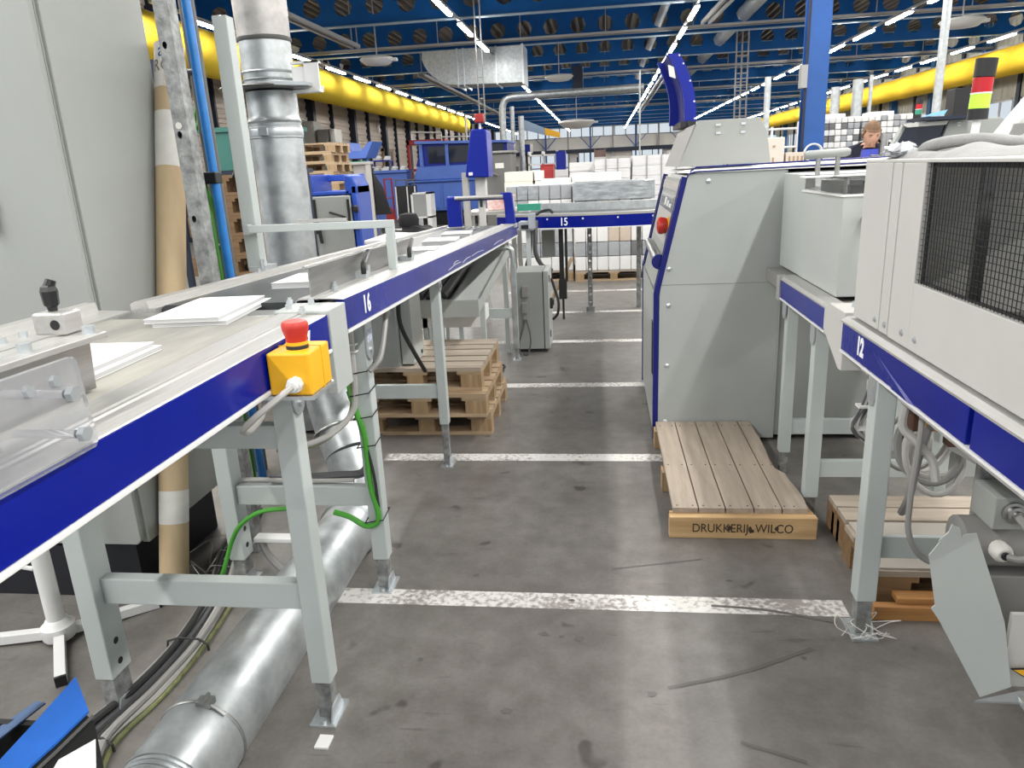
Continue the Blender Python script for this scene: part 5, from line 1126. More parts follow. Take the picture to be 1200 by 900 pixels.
obj('dark_lever', MB().tube([(-3.22,7.93,1.12),(-3.10,7.93,1.07)], .014, 8).tube([(-3.12,7.93,1.09),(-3.10,7.93,.85)], .02, 8), m_black, bc)
obj('base', MB().box(-3.15,-2.72,8.0,8.5,.02,.62), m_housing, bc, smooth=False)
gpn = solo('grey_partition', MB().box(-4.02,-3.72,12.0,12.06,0,1.74).box(-3.80,-3.72,11.95,12.06,0,1.74).box(-4.05,-3.70,11.94,12.08,1.72,1.76), m_cable_l, 'grey upright panel behind the blue framed machine', 'panel', bev=.004, smooth=False)
for k in range(5):
    pallet('empty wooden pallet in the tall stack behind the blue framed machine, ' + ('lowest','second from bottom','middle','second from top','topmost')[k], -5.22 + random.uniform(-.04,.04), 11.5, 1.34 + .145*k if k else 1.34, W=1.05, D=.8, mats='mid')
ps = thing('pallet_rack_base', 'stacked dark crates carrying the tall pile of empty pallets', 'crates', (-4.7, 11.9, 0))
for k in range(4): obj('crate', MB().box(-5.22,-4.17,11.5,12.3,.334*k+.01,.334*(k+1)), m_w_x, ps, bev=.01, smooth=False)
for k in range(11):
    pallet('brown wooden pallet in the stack behind the tall white post, ' + ('at the floor','second up','third up','fourth up','fifth up','sixth up','seventh up','eighth up','ninth up','tenth up','topmost')[k], -3.06 + random.uniform(-.03,.03), 5.25, .1455*k, W=.62, D=.75, mats='left')
solo('teal_bin', MB().prism([(-3.6,1.65),(-2.9,1.65),(-2.86,2.0),(-3.6,2.0)], 'y', 6.6, 7.2).box(-3.62,-2.84,6.58,7.22,1.98,2.02), M('muted_green_plastic', (.035,.15,.125), .5), 'green plastic bin above the brown pallet stack', 'bin', smooth=False)
solo('bin_shelf', MB().box(-3.9,-2.86,6.5,7.3,1.6,1.645).box(-3.9,-3.85,6.5,6.55,0,2.6).box(-2.95,-2.9,6.5,6.55,0,1.6).box(-3.9,-3.85,7.25,7.3,0,2.6).box(-2.95,-2.9,7.25,7.3,0,1.6), m_darkcol, 'dark shelf carrying the green bin behind the pallet stack', 'shelf', smooth=False)
# blue V-shaped hopper line, jacket, hand truck, white box
hv = thing('folding_machine', 'pale blue machine line with V-shaped hopper beyond the grey panel', 'machine', (-5.2, 16.4, 0))
obj('hopper', MB().prism([(-5.12,1.86),(-4.72,1.86),(-4.52,2.22),(-4.62,2.22),(-4.80,2.02),(-5.02,2.02),(-5.10,2.22),(-5.14,2.2)], 'y', 16,16.8), m_mach, hv, smooth=False)
obj('table', MB().box(-5.75,-4.75,16,16.9,1.0,1.14), m_mach, hv, bev=.02)
obj('body', MB().box(-5.7,-4.8,16.1,16.8,.05,1.0), m_mach, hv, bev=.02)
obj('side_plate', MB().box(-5.62,-5.16,15.98,16.02,1.80,2.16), m_cover, hv, bev=.01)
for x in (-5.54,-5.30): obj('dark_bar', MB().hull8([(x,15.96,1.83),(x+.1,15.96,1.83),(x+.1,15.98,1.83),(x,15.98,1.83)], [(x-.06,15.96,2.08),(x+.05,15.96,2.08),(x+.05,15.98,2.08),(x-.06,15.98,2.08)]), m_mach_d, hv, smooth=False)
obj('green_shelf', MB().box(-5.75,-4.75,16,16.4,1.74,1.80), m_teal, hv, smooth=False)
obj('upright', MB().box(-5.7,-5.6,16.3,16.5,1.1,1.8).box(-4.9,-4.8,16.3,16.5,1.1,1.9), m_mach, hv, smooth=False)
for ch_ in hv.children: ch_.data.transform(Matrix.Translation((-.72, 1.2, .07)))
for k, (x, z) in enumerate(((-6.75,1.66),(-6.5,1.66),(-6.22,1.66),(-5.95,1.66),(-6.7,1.96),(-6.42,1.96))):
    t = thing('paper_pile', ('small cream pile on the blue feeder, lowest left','small white pile on the blue feeder beside the cream one','cream paper pile on the blue feeder by the cab','white paper pile at the right end of the blue feeder','cream folded sheets on the upper shelf of the feeder','white carton on the upper shelf of the feeder')[k], 'paper pile', (x, 22.4, z))
    obj('pile', MB().box(x-.08,x+.07,22.3,22.5,z+.001,z+.06), m_paper if k % 2 else m_cover, t, smooth=False); obj('top_sheets', MB().hull8([(x-.06,22.32,z+.061),(x+.08,22.3,z+.061),(x+.09,22.5,z+.061),(x-.05,22.5,z+.061)],[(x-.05,22.33,z+.11),(x+.06,22.31,z+.10),(x+.07,22.5,z+.11),(x-.04,22.5,z+.12)]), m_paper, t, smooth=False)
fe = thing('feeder_table', 'blue feeder table heaped with small paper piles', 'table', (-6.3, 22.7, 0))
obj('top', MB().box(-6.9,-5.8,22.2,23.0,1.58,1.66), m_mach, fe, bev=.01)
obj('rear_shelf', MB().box(-6.9,-6.3,22.2,22.6,1.92,1.96).box(-6.9,-6.85,22.55,22.6,1.66,1.92).box(-6.35,-6.3,22.55,22.6,1.66,1.92), m_mach_d, fe, smooth=False)
obj('body', MB().box(-6.85,-5.85,22.3,22.9,.02,1.58), m_mach, fe, bev=.02)
jt2 = thing('hanging_jacket', 'black jacket hanging on a stand beside the red hand truck', 'jacket', (-4.25, 13.6, 0))
vs = []; n = 14; mb = MB()
for i in range(9):
    t = i/8; wd = .10 + .10*min(1, t*2.5) ; 
    for k in range(n):
        a = 2*pi*k/n; vs.append((-4.28 + .14*t + wd*(.6+.7*t)*cos(a)*(1+.15*sin(4*a+t*5)), 13.6 + .09*sin(a), 1.66 - .82*t))
mb.add(vs, [(i*n+k, i*n+(k+1)%n, (i+1)*n+(k+1)%n, (i+1)*n+k) for i in range(8) for k in range(n)] + [tuple(range(n))[::-1], tuple(8*n+k for k in range(n))])
obj('jacket', mb, m_jacket, jt2)
obj('stand', MB().cyl((-4.25,13.72,0),(-4.25,13.72,1.75),.02,n=10).box(-4.45,-4.05,13.55,13.9,0,.03).cyl((-4.4,13.72,1.68),(-4.1,13.72,1.68),.012,n=8), m_trunk, jt2)
ht = thing('hand_truck', 'dark red hand truck carrying tall black crates', 'hand truck', (-4.5, 16.0, 0))
for x in (-4.83,-4.62):
    obj('rail', MB().tube(arc([(x,15.42,.15),(x,15.40,.7),(x,15.38,1.2),(x,15.36,1.44)],4), .025, 8), m_redp, ht)
obj('cross_bar', MB().cyl((-4.83,15.39,.9),(-4.62,15.39,.9),.015,n=8).cyl((-4.83,15.37,1.42),(-4.62,15.37,1.42),.018,n=8), m_redp, ht)
obj('side_plate', MB().prism([(-4.84,.18),(-4.50,.18),(-4.52,.28),(-4.62,.55),(-4.70,.66),(-4.84,.66)], 'y', 15.30,15.34), m_redp, ht, smooth=False)
for y in (15.24, 15.56):
    wl_ = obj('wheel', MB().lathe((-4.68,y,.125), [(.03,-.03),(.105,-.03),(.125,-.02),(.125,.02),(.105,.03),(.03,.03)], 20, 'y'), m_rubber, ht)
    obj('wheel_hub', MB().lathe((-4.68,y-.032,.125), [(.02,0),(.07,0),(.07,-.01),(.02,-.01)], 16, 'y'), m_cable_l, wl_)
crt = thing('black_crates', 'tall black slatted crates standing by the red hand truck', 'crates', (-4.2, 15.4, 0))
crt.location = (-4.2, 14.7, 0); OFF[crt.name] = Vector((-4.2, 14.7, 0))
obj('crate', MB().box(-4.40,-4.12,14.5,14.8,.35,1.22), m_black, crt, bev=.01, smooth=False)
obj('crate', MB().box(-4.06,-3.88,14.5,14.8,.35,1.22), m_black, crt, bev=.01, smooth=False)
for x in (-4.41,-4.09,-3.87): obj('white_post', MB().box(x-.015,x+.015,14.47,14.50,.02,1.2), m_white, crt, smooth=False)
obj('top_frame', MB().box(-4.42,-4.10,14.5,14.8,1.36,1.39).box(-4.42,-4.39,14.5,14.53,1.22,1.36).box(-4.13,-4.10,14.5,14.53,1.22,1.36).box(-4.08,-3.86,14.5,14.8,1.36,1.39).box(-4.08,-4.05,14.5,14.53,1.22,1.36).box(-3.89,-3.86,14.5,14.53,1.22,1.36), m_hose, crt, smooth=False)
obj('base', MB().box(-4.44,-3.80,14.45,14.9,.02,.34), m_white, crt, smooth=False)
def shift_tree(o, d):
    for c in o.children: c.data.transform(Matrix.Translation(d)); shift_tree(c, d)
shift_tree(ht, (-1.30, 5.5, 0)); shift_tree(crt, (-1.30, 6.0, 0))
wb = thing('white_cabinet', 'small white cabinet in front of the big blue machine', 'cabinet', (-4.65, 19.2, 0))
obj('frame', MB().box(-4.92,-4.40,19.0,19.5,.42,.46).box(-4.92,-4.40,19.0,19.5,1.02,1.06).box(-4.92,-4.87,19.0,19.5,.0,1.06).box(-4.52,-4.40,19.0,19.5,.0,1.06), m_white, wb, smooth=False)
obj('door', MB().box(-4.87,-4.52,19.02,19.45,.46,1.02), m_housing, wb, smooth=False)
# big blue machine with tinted cab
BMX = -.28
bm_ = thing('blue_machine', 'big blue production machine with tinted glass cab left of the inspection head', 'machine', (-4.2, 23, 0))
obj('lower_body', MB().box(-5.45,-2.55,22.2,24.2,.42,1.30).box(-5.5,-2.5,22.1,24.2,1.26,1.32), m_mach, bm_, bev=.03)
obj('base', MB().box(-5.2,-2.7,22.4,24,.0,.42), m_black, bm_, smooth=False)
obj('mid_body', MB().prism([(-5.35,1.32),(-2.5,1.32),(-2.5,1.72),(-5.2,1.72)], 'y', 22.2,24.2), m_mach, bm_, bev=.03)
cab = obj('cab', MB().prism([(-5.25,1.72),(-2.5,1.72),(-2.5,2.30),(-5.05,2.36)], 'y', 22.3,24.1), m_mach_d, bm_, smooth=False)
obj('cab_roof', MB().prism([(-5.2,2.36),(-2.45,2.28),(-2.45,2.34),(-5.2,2.44)], 'y', 22.1,24.2), m_mach, bm_, smooth=False)
for a, b_ in ((-4.85,-4.35),(-4.22,-3.30),(-3.22,-2.6)): obj('cab_window', MB().box(a,b_,22.26,22.3,1.80,2.26), m_glassdark, cab, smooth=False)
for a in (-5.06,-4.28,-3.26): obj('cab_pillar', MB().box(a-.05,a+.05,22.22,22.3,1.72,2.36), m_mach, cab, smooth=False)
for a in (-5.4,-4.45,-3.5): obj('body_door', MB().box(a,a+.85,22.16,22.2,.5,1.22), m_mach, bm_, bev=.01, smooth=False)
shift_tree(bm_, (-.28, 0, 0))
gm = thing('grey_machine', 'dark grey machine with white label behind the inspection head', 'machine', (-2.0, 15.3, 0))
obj('body', MB().box(-2.34,-1.80,15,15.8,.02,1.84), M('dark_grey_machine', (.13,.13,.125), .5), gm, bev=.02); obj('top_rim', MB().box(-2.4,-1.75,14.95,15.85,1.845,1.89), m_cable, gm, bev=.01)
obj('white_label', MB().box(-2.12,-1.95,14.99,15,1.56,1.66), m_label, gm, smooth=False)
obj('pipework', MB().tube(arc([(-2.33,14.9,1.78),(-2.28,14.85,1.7),(-2.35,14.85,1.6),(-2.22,14.85,1.5),(-2.05,14.85,1.42)],5), .03, 8).tube(arc([(-2.3,14.9,1.5),(-2.2,14.85,1.62),(-2.3,14.85,1.72)],5), .03, 8), m_darkpipe, gm)
# steel racking, red rack with white rail, cabinets and door at the left wall
rk = thing('red_rack', 'red steel rack with pale guard rail above the blue cab', 'rack', (-7.1, 30, 0))
for x in (-7.75,-6.55): obj('upright', MB().box(x,x+.1,30,30.1,0,2.8), m_redp, rk, smooth=False)
obj('shelf_frame', MB().box(-7.75,-6.2,30,30.8,2.62,2.80).box(-7.75,-6.2,30,30.8,1.6,1.7), m_redp, rk, smooth=False)
obj('guard_rail', MB().tube([(-7.5,29.9,2.80),(-7.5,29.9,3.1),(-6.3,29.9,3.02),(-6.3,29.9,2.4)], .03, 6).tube([(-6.3,29.9,2.86),(-4.6,29.9,2.80)], .025, 6).tube([(-5.3,29.9,3.6),(-5.3,29.9,2.2)], .04, 6), m_white, rk, smooth=False)
for k, (a, b_, m_, z0_, z1_) in enumerate(((-11.4,-10.9,m_cable_l,0,3.62),(-10.8,-10.35,m_cable,0,3.3),(-10.3,-10.1,m_cover,0,3.3))):
    ca = thing('tall_cabinet', ('grey tall cabinet by the brown wall above the empty pallets','dark grey cabinet beside the tall grey one at the brown wall','narrow white cabinet right of the dark grey one at the brown wall')[k], 'cabinet', ((a+b_)/2, 29, 0))
    obj('body', MB().box(a,b_,28.4,29.2,z0_,z1_), m_, ca, bev=.02); obj('door', MB().box(a+.05,b_-.05,28.36,28.4,.3,z1_-.1), m_, ca, bev=.01); obj('handle', MB().box(b_-.12,b_-.09,28.3,28.36,1.6,1.9), m_black, ca, smooth=False)
g = struct('door_9', MB().box(-11.42,-11.4,39.2,40.8,0,2.7), M('grey_green_door', (.10,.115,.10), .5), smooth=False)
obj('door_frame', MB().box(-11.44,-11.36,39.05,39.2,0,2.85).box(-11.44,-11.36,40.8,40.95,0,2.85).box(-11.44,-11.36,39.05,40.95,2.7,2.85), m_w_x, g, smooth=False)
solo('wall_lamp', MB().box(-11.42,-11.3,38.4,38.55,3.6,4.0), m_white, 'small white lamp on the brown wall left of the door', 'lamp', smooth=False)
# galvanised extraction pipes in the centre
for k, (x, z0_, z1_, rr_, lab) in enumerate(((-3.22,1.4,3.55,.11,'galvanised extraction pipe with bent top behind the inspection head'), (-2.90,1.6,3.45,.07,'thin straight extraction pipe right of the bent one'), (-2.62,1.3,3.15,.09,'bright extraction pipe nearest the blue-grey arm'))):
    mb = MB()
    if k == 0: mb.tube(arc([(x,25.0,z0_),(x,25.0,2.4),(x,25.0,3.2),(x+.05,25.0,3.55),(x+.25,25.0,3.71),(x+1.0,25.0,3.75),(x+4.5,25.0,3.8)],6), rr_, 12)
    else: mb.cyl((x,25.0,z0_),(x,25.0,z1_), rr_, n=12)
    t = thing('extraction_pipe', lab, 'pipe', (x, 25, 0)); obj('pipe', mb, m_galv, t); obj('base_box', MB().box(x-.14,x+.14,24.85,25.2,0,z0_-.002), m_cable, t, smooth=False)
ba = thing('jib_arm', 'blue-grey square jib arm with yellow tip under the far roof', 'arm', (-3.4, 40, 3.3))
obj('beam', MB().hull8([(-4.1,39.8,3.45),(-4.1,40.2,3.45),(-4.1,40.2,3.95),(-4.1,39.8,3.95)], [(-2.95,39.8,3.1),(-2.95,40.2,3.1),(-2.95,40.2,3.45),(-2.95,39.8,3.45)]), M('pale_blue_grey', (.22,.30,.42), .5), ba, smooth=False)
obj('yellow_tip', MB().hull8([(-2.95,39.75,3.12),(-2.95,40.25,3.12),(-2.95,40.25,3.46),(-2.95,39.75,3.46)], [(-2.2,39.75,2.95),(-2.2,40.25,2.95),(-2.2,40.25,3.2),(-2.2,39.75,3.2)]), m_yel, ba, smooth=False)
obj('column', MB().box(-4.3,-4.1,39.9,40.1,0,4.0), m_cable_l, ba, smooth=False)
ub = thing('control_cubicle', 'small blue control cubicle left of the far openings', 'cubicle', (-2.4, 24, 0))
obj('box', MB().box(-2.62,-2.39,25.3,25.6,2.0,2.28), m_mach_d, ub, bev=.01); obj('side', MB().box(-2.39,-2.33,25.3,25.6,2.0,2.28), m_label, ub, smooth=False); obj('stem', MB().box(-2.54,-2.45,25.4,25.5,0,2.0), m_black, ub, smooth=False)
wr = thing('white_rack', 'white steel rack with stored parts beyond the red cabinet', 'rack', (-1.7, 22, 0))
for x in (-2.15,-1.75,-1.35): obj('upright', MB().box(x,x+.05,22,22.6,0,1.98), m_white, wr, smooth=False)
for z in (.6,1.3,1.6,1.85): obj('shelf', MB().box(-2.15,-1.3,22,22.6,z,z+.04), m_white, wr, smooth=False)
solo('blue_locker', MB().box(-1.32,-1.05,21.5,22,.02,1.95).box(-1.30,-1.07,21.48,21.5,.1,1.88), m_mach_d, 'blue locker at the end of the white steel rack', 'locker', bev=.01, smooth=False)
# ------------------------------------------------------------------ ducts and fittings under the roof
yl = thing('fabric_duct', 'yellow fabric air duct hanging along the brown wall', 'air duct', (-9.6, 30, 4.5))
vs = []; n = 24; mb = MB(); seg_ = []
y = 9.0; R_ = .54
while y < 53.4: seg_ += [(y, R_*1.0), (y+.9, R_*.975)]; y += 1.0
seg_ += [(53.6, R_*.95), (53.9, R_*.8), (54.1, R_*.5), (54.2, R_*.05)]
for yy, r_ in seg_: vs += [(-9.75 + r_*cos(2*pi*k/n), yy, 4.62 + r_*sin(2*pi*k/n)) for k in range(n)]
mb.add(vs, [(i*n+k, i*n+(k+1)%n, (i+1)*n+(k+1)%n, (i+1)*n+k) for i in range(len(seg_)-1) for k in range(n)])
obj('duct', mb, m_yduct, yl, ang=80)
obj('hanger_rail', MB().box(-9.77,-9.73,9,53.6,5.165,5.19), m_trunk, yl, smooth=False)
yr = thing('fabric_duct', 'yellow air duct hanging over the window strip on the right', 'air duct', (14.6, 40, 4.4))
vs = []; mb = MB(); seg_ = []; y = 20.0
while y < 78: seg_ += [(y, .50), (y+3.8, .49), (y+3.9, .47)]; y += 4.0
for yy, r_ in seg_: vs += [(14.6 + r_*cos(2*pi*k/n), yy, 4.42 + r_*sin(2*pi*k/n)) for k in range(n)]
mb.add(vs, [(i*n+k, i*n+(k+1)%n, (i+1)*n+(k+1)%n, (i+1)*n+k) for i in range(len(seg_)-1) for k in range(n)])
obj('duct', mb, m_yduct_r, yr, ang=80)
obj('hanger_rail', MB().box(14.57,14.63,20,78,4.92,4.96), m_trunk, yr, smooth=False)
ed = thing('rectangular_duct', 'big rectangular grey duct with curved end under the roof', 'duct', (-4, 25.5, 4.7))
P_ = [(-2.5,4.16),(-2.5,5.24)] + [(-5.7,5.24)] + [(-5.75+1.15*(1-cos(a)), 5.22-1.02*sin(a)) for a in [k*pi/16 for k in range(1,9)]]
obj('body', MB().prism(P_, 'y', 24.95, 26.2), m_galv, ed, ang=25)
hg = MB()
for x in (-4.3,-2.8): hg.cyl((x,25.6,5.24),(x,25.6,6.34),.02,n=6)
obj('hanger', hg, m_trunk, ed, smooth=False)
for x in (-4.6,-4.4,-3.35): obj('flange', MB().box(x,x+.04,24.90,26.25,4.12,5.27), m_zinc, ed, smooth=False)
obj('end_flange', MB().box(-2.52,-2.46,24.9,26.25,4.1,5.28), m_zinc, ed, smooth=False)
solo('round_duct', MB().cyl((1.80,20,5.79),(1.80,43,5.79),.12,n=16), m_galv, 'slim galvanised duct running below the roof left of the lamp row', 'duct')
bd_ = thing('round_duct', 'wide galvanised duct ending under the roof right of the lamp row', 'duct', (4.2, 28, 5.7))
obj('duct', MB().cyl((4.35,21.2,5.79),(4.35,42,5.79),.215,n=20), m_galv, bd_); obj('end_ring', MB().ring((4.35,42,5.79),(0,1,0),.205,.02,24,6), m_zinc, bd_)
for k, (x0, y0_, x1, y1_, z, lab) in enumerate(((-7.2,17.0,-7.12,22.6,5.1,'twin bar crane rail under the roof right of the exhaust duct'), (-6.95,30,-7.1,58,5.12,'long twin bar rail under the roof below the rectangular duct'), (3.15,20.5,3.0,24.0,5.3,'dark twin bar rail under the roof beside the wide duct'), (2.62,34,2.66,58,5.0,'thin dark rail hanging under the roof left of the curved blue chute'))):
    t = thing('crane_rail', lab, 'rail', ((x0+x1)/2, (y0_+y1_)/2, z))
    for dx in (-.10, .10): obj('bar', MB().hull8([(x0+dx-.04,y0_,z),(x0+dx+.04,y0_,z),(x0+dx+.04,y0_,z+.10),(x0+dx-.04,y0_,z+.10)], [(x1+dx-.04,y1_,z),(x1+dx+.04,y1_,z),(x1+dx+.04,y1_,z+.10),(x1+dx-.04,y1_,z+.10)]), m_trunk, t, smooth=False)
    yy = y0_+.4
    while yy < y1_: obj('hanger', MB().box((x0+x1)/2-.12,(x0+x1)/2+.12,yy,yy+.05,z+.1,z+.14).box((x0+x1)/2-.012,(x0+x1)/2+.012,yy,yy+.03,z+.14,6.32), m_trunk, t, smooth=False); yy += 5.0
for k, (x, y, z, s_, lab) in enumerate(((-6.34,22,4.68,.50,'white domed fan unit hanging near the yellow duct'), (9.2,22,4.64,.55,'white domed fan unit hanging above the right yellow duct'), (-1.63,30,4.79,.55,'white fan unit with dark motor hanging behind the rectangular duct'), (-1.4,42,3.75,1.0,'large pale bowl lamp hanging far down the aisle'))):
    t = thing('ceiling_fan', lab, 'fan' if k < 3 else 'lamp', (x, y, z))
    obj('dome', MB().lathe((x,y,z), [(s_*.15,-s_*.32),(s_*.7,-s_*.25),(s_*1.0,0),(s_*.9,s_*.1),(s_*.3,s_*.16)], 20), m_white, t)
    obj('rod', MB().cyl((x,y,z+s_*.1),(x,y,6.34),.02,n=8), m_trunk, t)
    if k == 2: obj('motor', MB().box(x+.5,x+.9,y,y+.4,z-.5,z+.35), m_darkcol, t, smooth=False)
    else: obj('side_fin', MB().box(x+s_*.6,x+s_*1.15,y-.1,y+.1,z-.06,z+.02), m_white, t, smooth=False)
hl = thing('hanging_ladder', 'narrow steel ladder rack hanging from the roof above the machine hood', 'ladder', (5.1, 30, 4))
for x in (4.86,5.06,5.28): obj('rail', MB().box(x,x+.05,30,30.05,2.5,6.3), m_trunk, hl, smooth=False)
z = 2.7
while z < 5.2: obj('rung', MB().box(4.88,5.3,30.01,30.04,z,z+.04), m_trunk, hl, smooth=False); z += .3
for k, (x, y, z0_, z1_, rr_, lab) in enumerate(((2.42,12,1.2,2.66,.045,'square galvanised riser rising right above the machine hood'), (3.95,14,1.35,2.62,.075,'bent galvanised riser pipe just right of the blue column'), (4.31,14,1.4,2.72,.085,'straight galvanised riser pipe behind the person'), (4.52,14,1.4,2.78,.03,'thin steel rod rising behind the person'), (3.95,15,2.7,3.2,.04,'short steel hanger right of the blue column'), (5.0,12.5,1.6,3.0,.06,'perforated steel hanger in front of the right yellow duct'))):
    solo('riser_pipe', MB().cyl((x,y,0 if k not in (4,) else z0_),(x,y,z1_ if k not in (4,5) else 6.33),rr_,n=12), m_galv, lab, 'pipe')
ch2 = thing('chain_hoist', 'dark chain hoist hanging from the roof right of the blue column', 'hoist', (5.15, 20, 4.8))
obj('body', MB().box(4.95,5.35,20,20.4,5.0,5.30), m_redp, ch2, smooth=False); obj('trolley', MB().box(5.05,5.25,20,20.4,5.30,6.33), m_darkcol, ch2, smooth=False); obj('chain', MB().tube([(5.15,20.2,5.0),(5.15,20.2,3.6)], .03, 6), m_darkcol, ch2, smooth=False); obj('hook', MB().box(5.05,5.25,20.1,20.3,3.4,3.75), m_darkcol, ch2, smooth=False)
hf = thing('roof_hanger', 'narrow hanging steel frame dropping from the roof beside the red lamp', 'hanger', (-3.1, 20, 4))
for x in (-3.17,-3.03): obj('bar', MB().box(x-.014,x+.014,20,20.03,2.75,6.34), m_trunk, hf, smooth=False)
for z in (2.78,3.3,3.8): obj('cross_bar', MB().box(-3.17,-3.03,20,20.03,z,z+.03), m_trunk, hf, smooth=False)
solo('riser_pipe', MB().cyl((.93,20,0),(.93,20,3.75),.022,n=8), m_galv, 'thin upright steel rod left of the curved blue chute', 'pipe')
# ------------------------------------------------------------------ right background
rnd2 = random.Random(11)
def mats_c(r, c):
    if r % 2 == 0: return m_bun_w if rnd2.random() < .8 else m_bun_g
    q = rnd2.random(); return m_bun_d if q < .4 else (m_bun_g if q < .7 else m_bun_w)
load('tall book load between blue column and person', 2.86, 11.2, 8, .082, 23, .0815, rowmats=mats_c, hide_rows=13, d=.8)
load('tall book load behind the person', 3.54, 11.2, 8, .082, 23, .0815, rowmats=mats_c, hide_rows=13, d=.8)
load('pale book load right of the person', 4.24, 11.3, 5, .11, 16, .105, rowmats=lambda r, c: m_bun_w if (r+c) % 3 else m_bun_g, hide_rows=10, d=.8)
for k, (x, y, z0_, lab) in enumerate(((3.1,11.5,2.025,'flat white carton on the load behind the column'), (3.75,11.5,2.025,'flat white carton on the load behind the person'))):
    solo('carton', MB().box(x,x+.3,y,y+.4,z0_,z0_+.05), m_bun_w, lab, 'carton', bev=.004, smooth=False)
cbx = thing('cream_carton', 'cream carton with cut hand holes left of the blue column', 'carton', (1.93, 9.2, 0))
obj('carton', MB().box(1.76,2.03,9.0,9.4,1.05,1.745), M('cream_card', (.66,.60,.53), .75, var=(5,.08)), cbx, bev=.006, smooth=False)
obj('hand_hole', MB().box(1.90,1.92,8.995,9.0,1.46,1.53).box(1.90,1.93,8.995,9.0,1.64,1.66), m_blk, cbx, smooth=False)
crx = thing('slotted_crate', 'pale slotted crate between cream carton and blue column', 'crate', (2.13, 9.2, 0))
obj('crate', MB().box(2.05,2.25,9.0,9.4,1.05,1.575), M('cream_slats', (.60,.52,.45), .75), crx, bev=.004, smooth=False)
slt = MB()
for i in range(4):
    for j in range(3): slt.box(2.08+.045*i,2.10+.045*i,8.996,9.0,1.30+.09*j,1.355+.09*j)
obj('slot', slt, m_blk, crx, smooth=False)
tb_ = thing('packing_table', 'low packing table carrying the cream carton and slotted crate', 'table', (2.0, 9.2, 0))
obj('top', MB().box(1.7,2.5,8.9,9.6,1.0,1.05), m_alu, tb_, smooth=False)
for x in (1.72,2.44):
    for y in (8.92,9.54): obj('leg', MB().box(x,x+.05,y,y+.05,0,1.0), m_leg, tb_, smooth=False)
wrk = thing('pipe_railing', 'white pipe railing with pale blue boxes beyond the cream carton', 'railing', (2.6, 16, 0))
for x in (2.75,3.35,4.0): obj('post', MB().cyl((x,16,0),(x,16,2.1),.025,n=8), m_white, wrk)
for z in (1.7,2.05): obj('rail', MB().cyl((2.6,16,z),(4.1,16,z),.022,n=8), m_white, wrk)
obj('pale_box', MB().box(2.95,3.5,16.3,16.8,1.0,1.95), M('pale_blue_box', (.42,.58,.66), .5), wrk, smooth=False)
# person bending over the work table, face towards the camera
def skin_mesh(name, verts, edges, mat, parent, sub=2):
    me = bpy.data.meshes.new(name); off = _off(parent)
    me.from_pydata([tuple(Vector(v[:3]) - off) for v in verts], edges, []); me.update()
    o = bpy.data.objects.new(name + '_src', me); COL.objects.link(o)
    s_ = o.modifiers.new('skin', 'SKIN'); sd = o.modifiers.new('sub', 'SUBSURF'); sd.levels = sub; sd.render_levels = sub
    for i, v in enumerate(verts):
        sv = me.skin_vertices[0].data[i]; r_ = v[3]; sv.radius = r_ if isinstance(r_, tuple) else (r_, r_); sv.use_root = (i == 0)
    dg = bpy.context.evaluated_depsgraph_get(); dg.update()
    m2 = bpy.data.meshes.new_from_object(o.evaluated_get(dg)); bpy.data.objects.remove(o)
    m2.materials.clear(); m2.materials.append(mat); m2.shade_smooth()
    o2 = bpy.data.objects.new(name, m2); COL.objects.link(o2); o2.parent = parent; OFF[o2.name] = off; return o2
PX, PY = 2.545, 7.95
pn = thing('person', 'person with short fair hair in dark navy shirt looking down at the work table', 'person', (PX, PY, 0))
V = [(PX+.05,PY+.10,1.02,(.16,.11)),(PX+.05,PY+.08,1.20,(.155,.11)),(PX+.04,PY+.02,1.40,(.175,.115)),(PX+.03,PY-.04,1.545,(.13,.085)),(PX+.01,PY-.10,1.60,(.055,.055)),(PX,PY-.16,1.63,(.052,.052)),
     (PX-.155,PY-.05,1.55,.060),(PX-.20,PY-.10,1.30,.050),(PX-.17,PY-.32,1.135,.040),(PX-.13,PY-.40,1.105,.030),
     (PX+.22,PY-.05,1.55,.060),(PX+.27,PY-.10,1.30,.050),(PX+.21,PY-.32,1.135,.040),(PX+.13,PY-.40,1.105,.030),
     (PX-.05,PY+.10,.92,(.095,.10)),(PX-.06,PY+.07,.50,.062),(PX-.07,PY+.11,.10,.042),(PX-.07,PY-.06,.045,.038),
     (PX+.15,PY+.10,.92,(.095,.10)),(PX+.16,PY+.07,.50,.062),(PX+.17,PY+.11,.10,.042),(PX+.17,PY-.06,.045,.038)]
E_ = [(0,1),(1,2),(2,3),(3,4),(4,5),(3,6),(6,7),(7,8),(8,9),(3,10),(10,11),(11,12),(12,13),(0,14),(14,15),(15,16),(16,17),(0,18),(18,19),(19,20),(20,21)]
skin_mesh('body', V, E_, m_skin, pn)
CV = [(PX+.05,PY+.10,.97,(.172,.122)),(PX+.05,PY+.08,1.20,(.168,.122)),(PX+.04,PY+.02,1.40,(.188,.127)),(PX+.03,PY-.04,1.555,(.165,.105)),(PX+.015,PY-.085,1.612,(.085,.078)),
      (PX-.16,PY-.05,1.55,.082),(PX-.20,PY-.09,1.34,.066),(PX+.22,PY-.05,1.55,.082),(PX+.265,PY-.09,1.34,.066)]
skin_mesh('navy_shirt', CV, [(0,1),(1,2),(2,3),(3,4),(3,5),(5,6),(3,7),(7,8)], m_navy, pn)
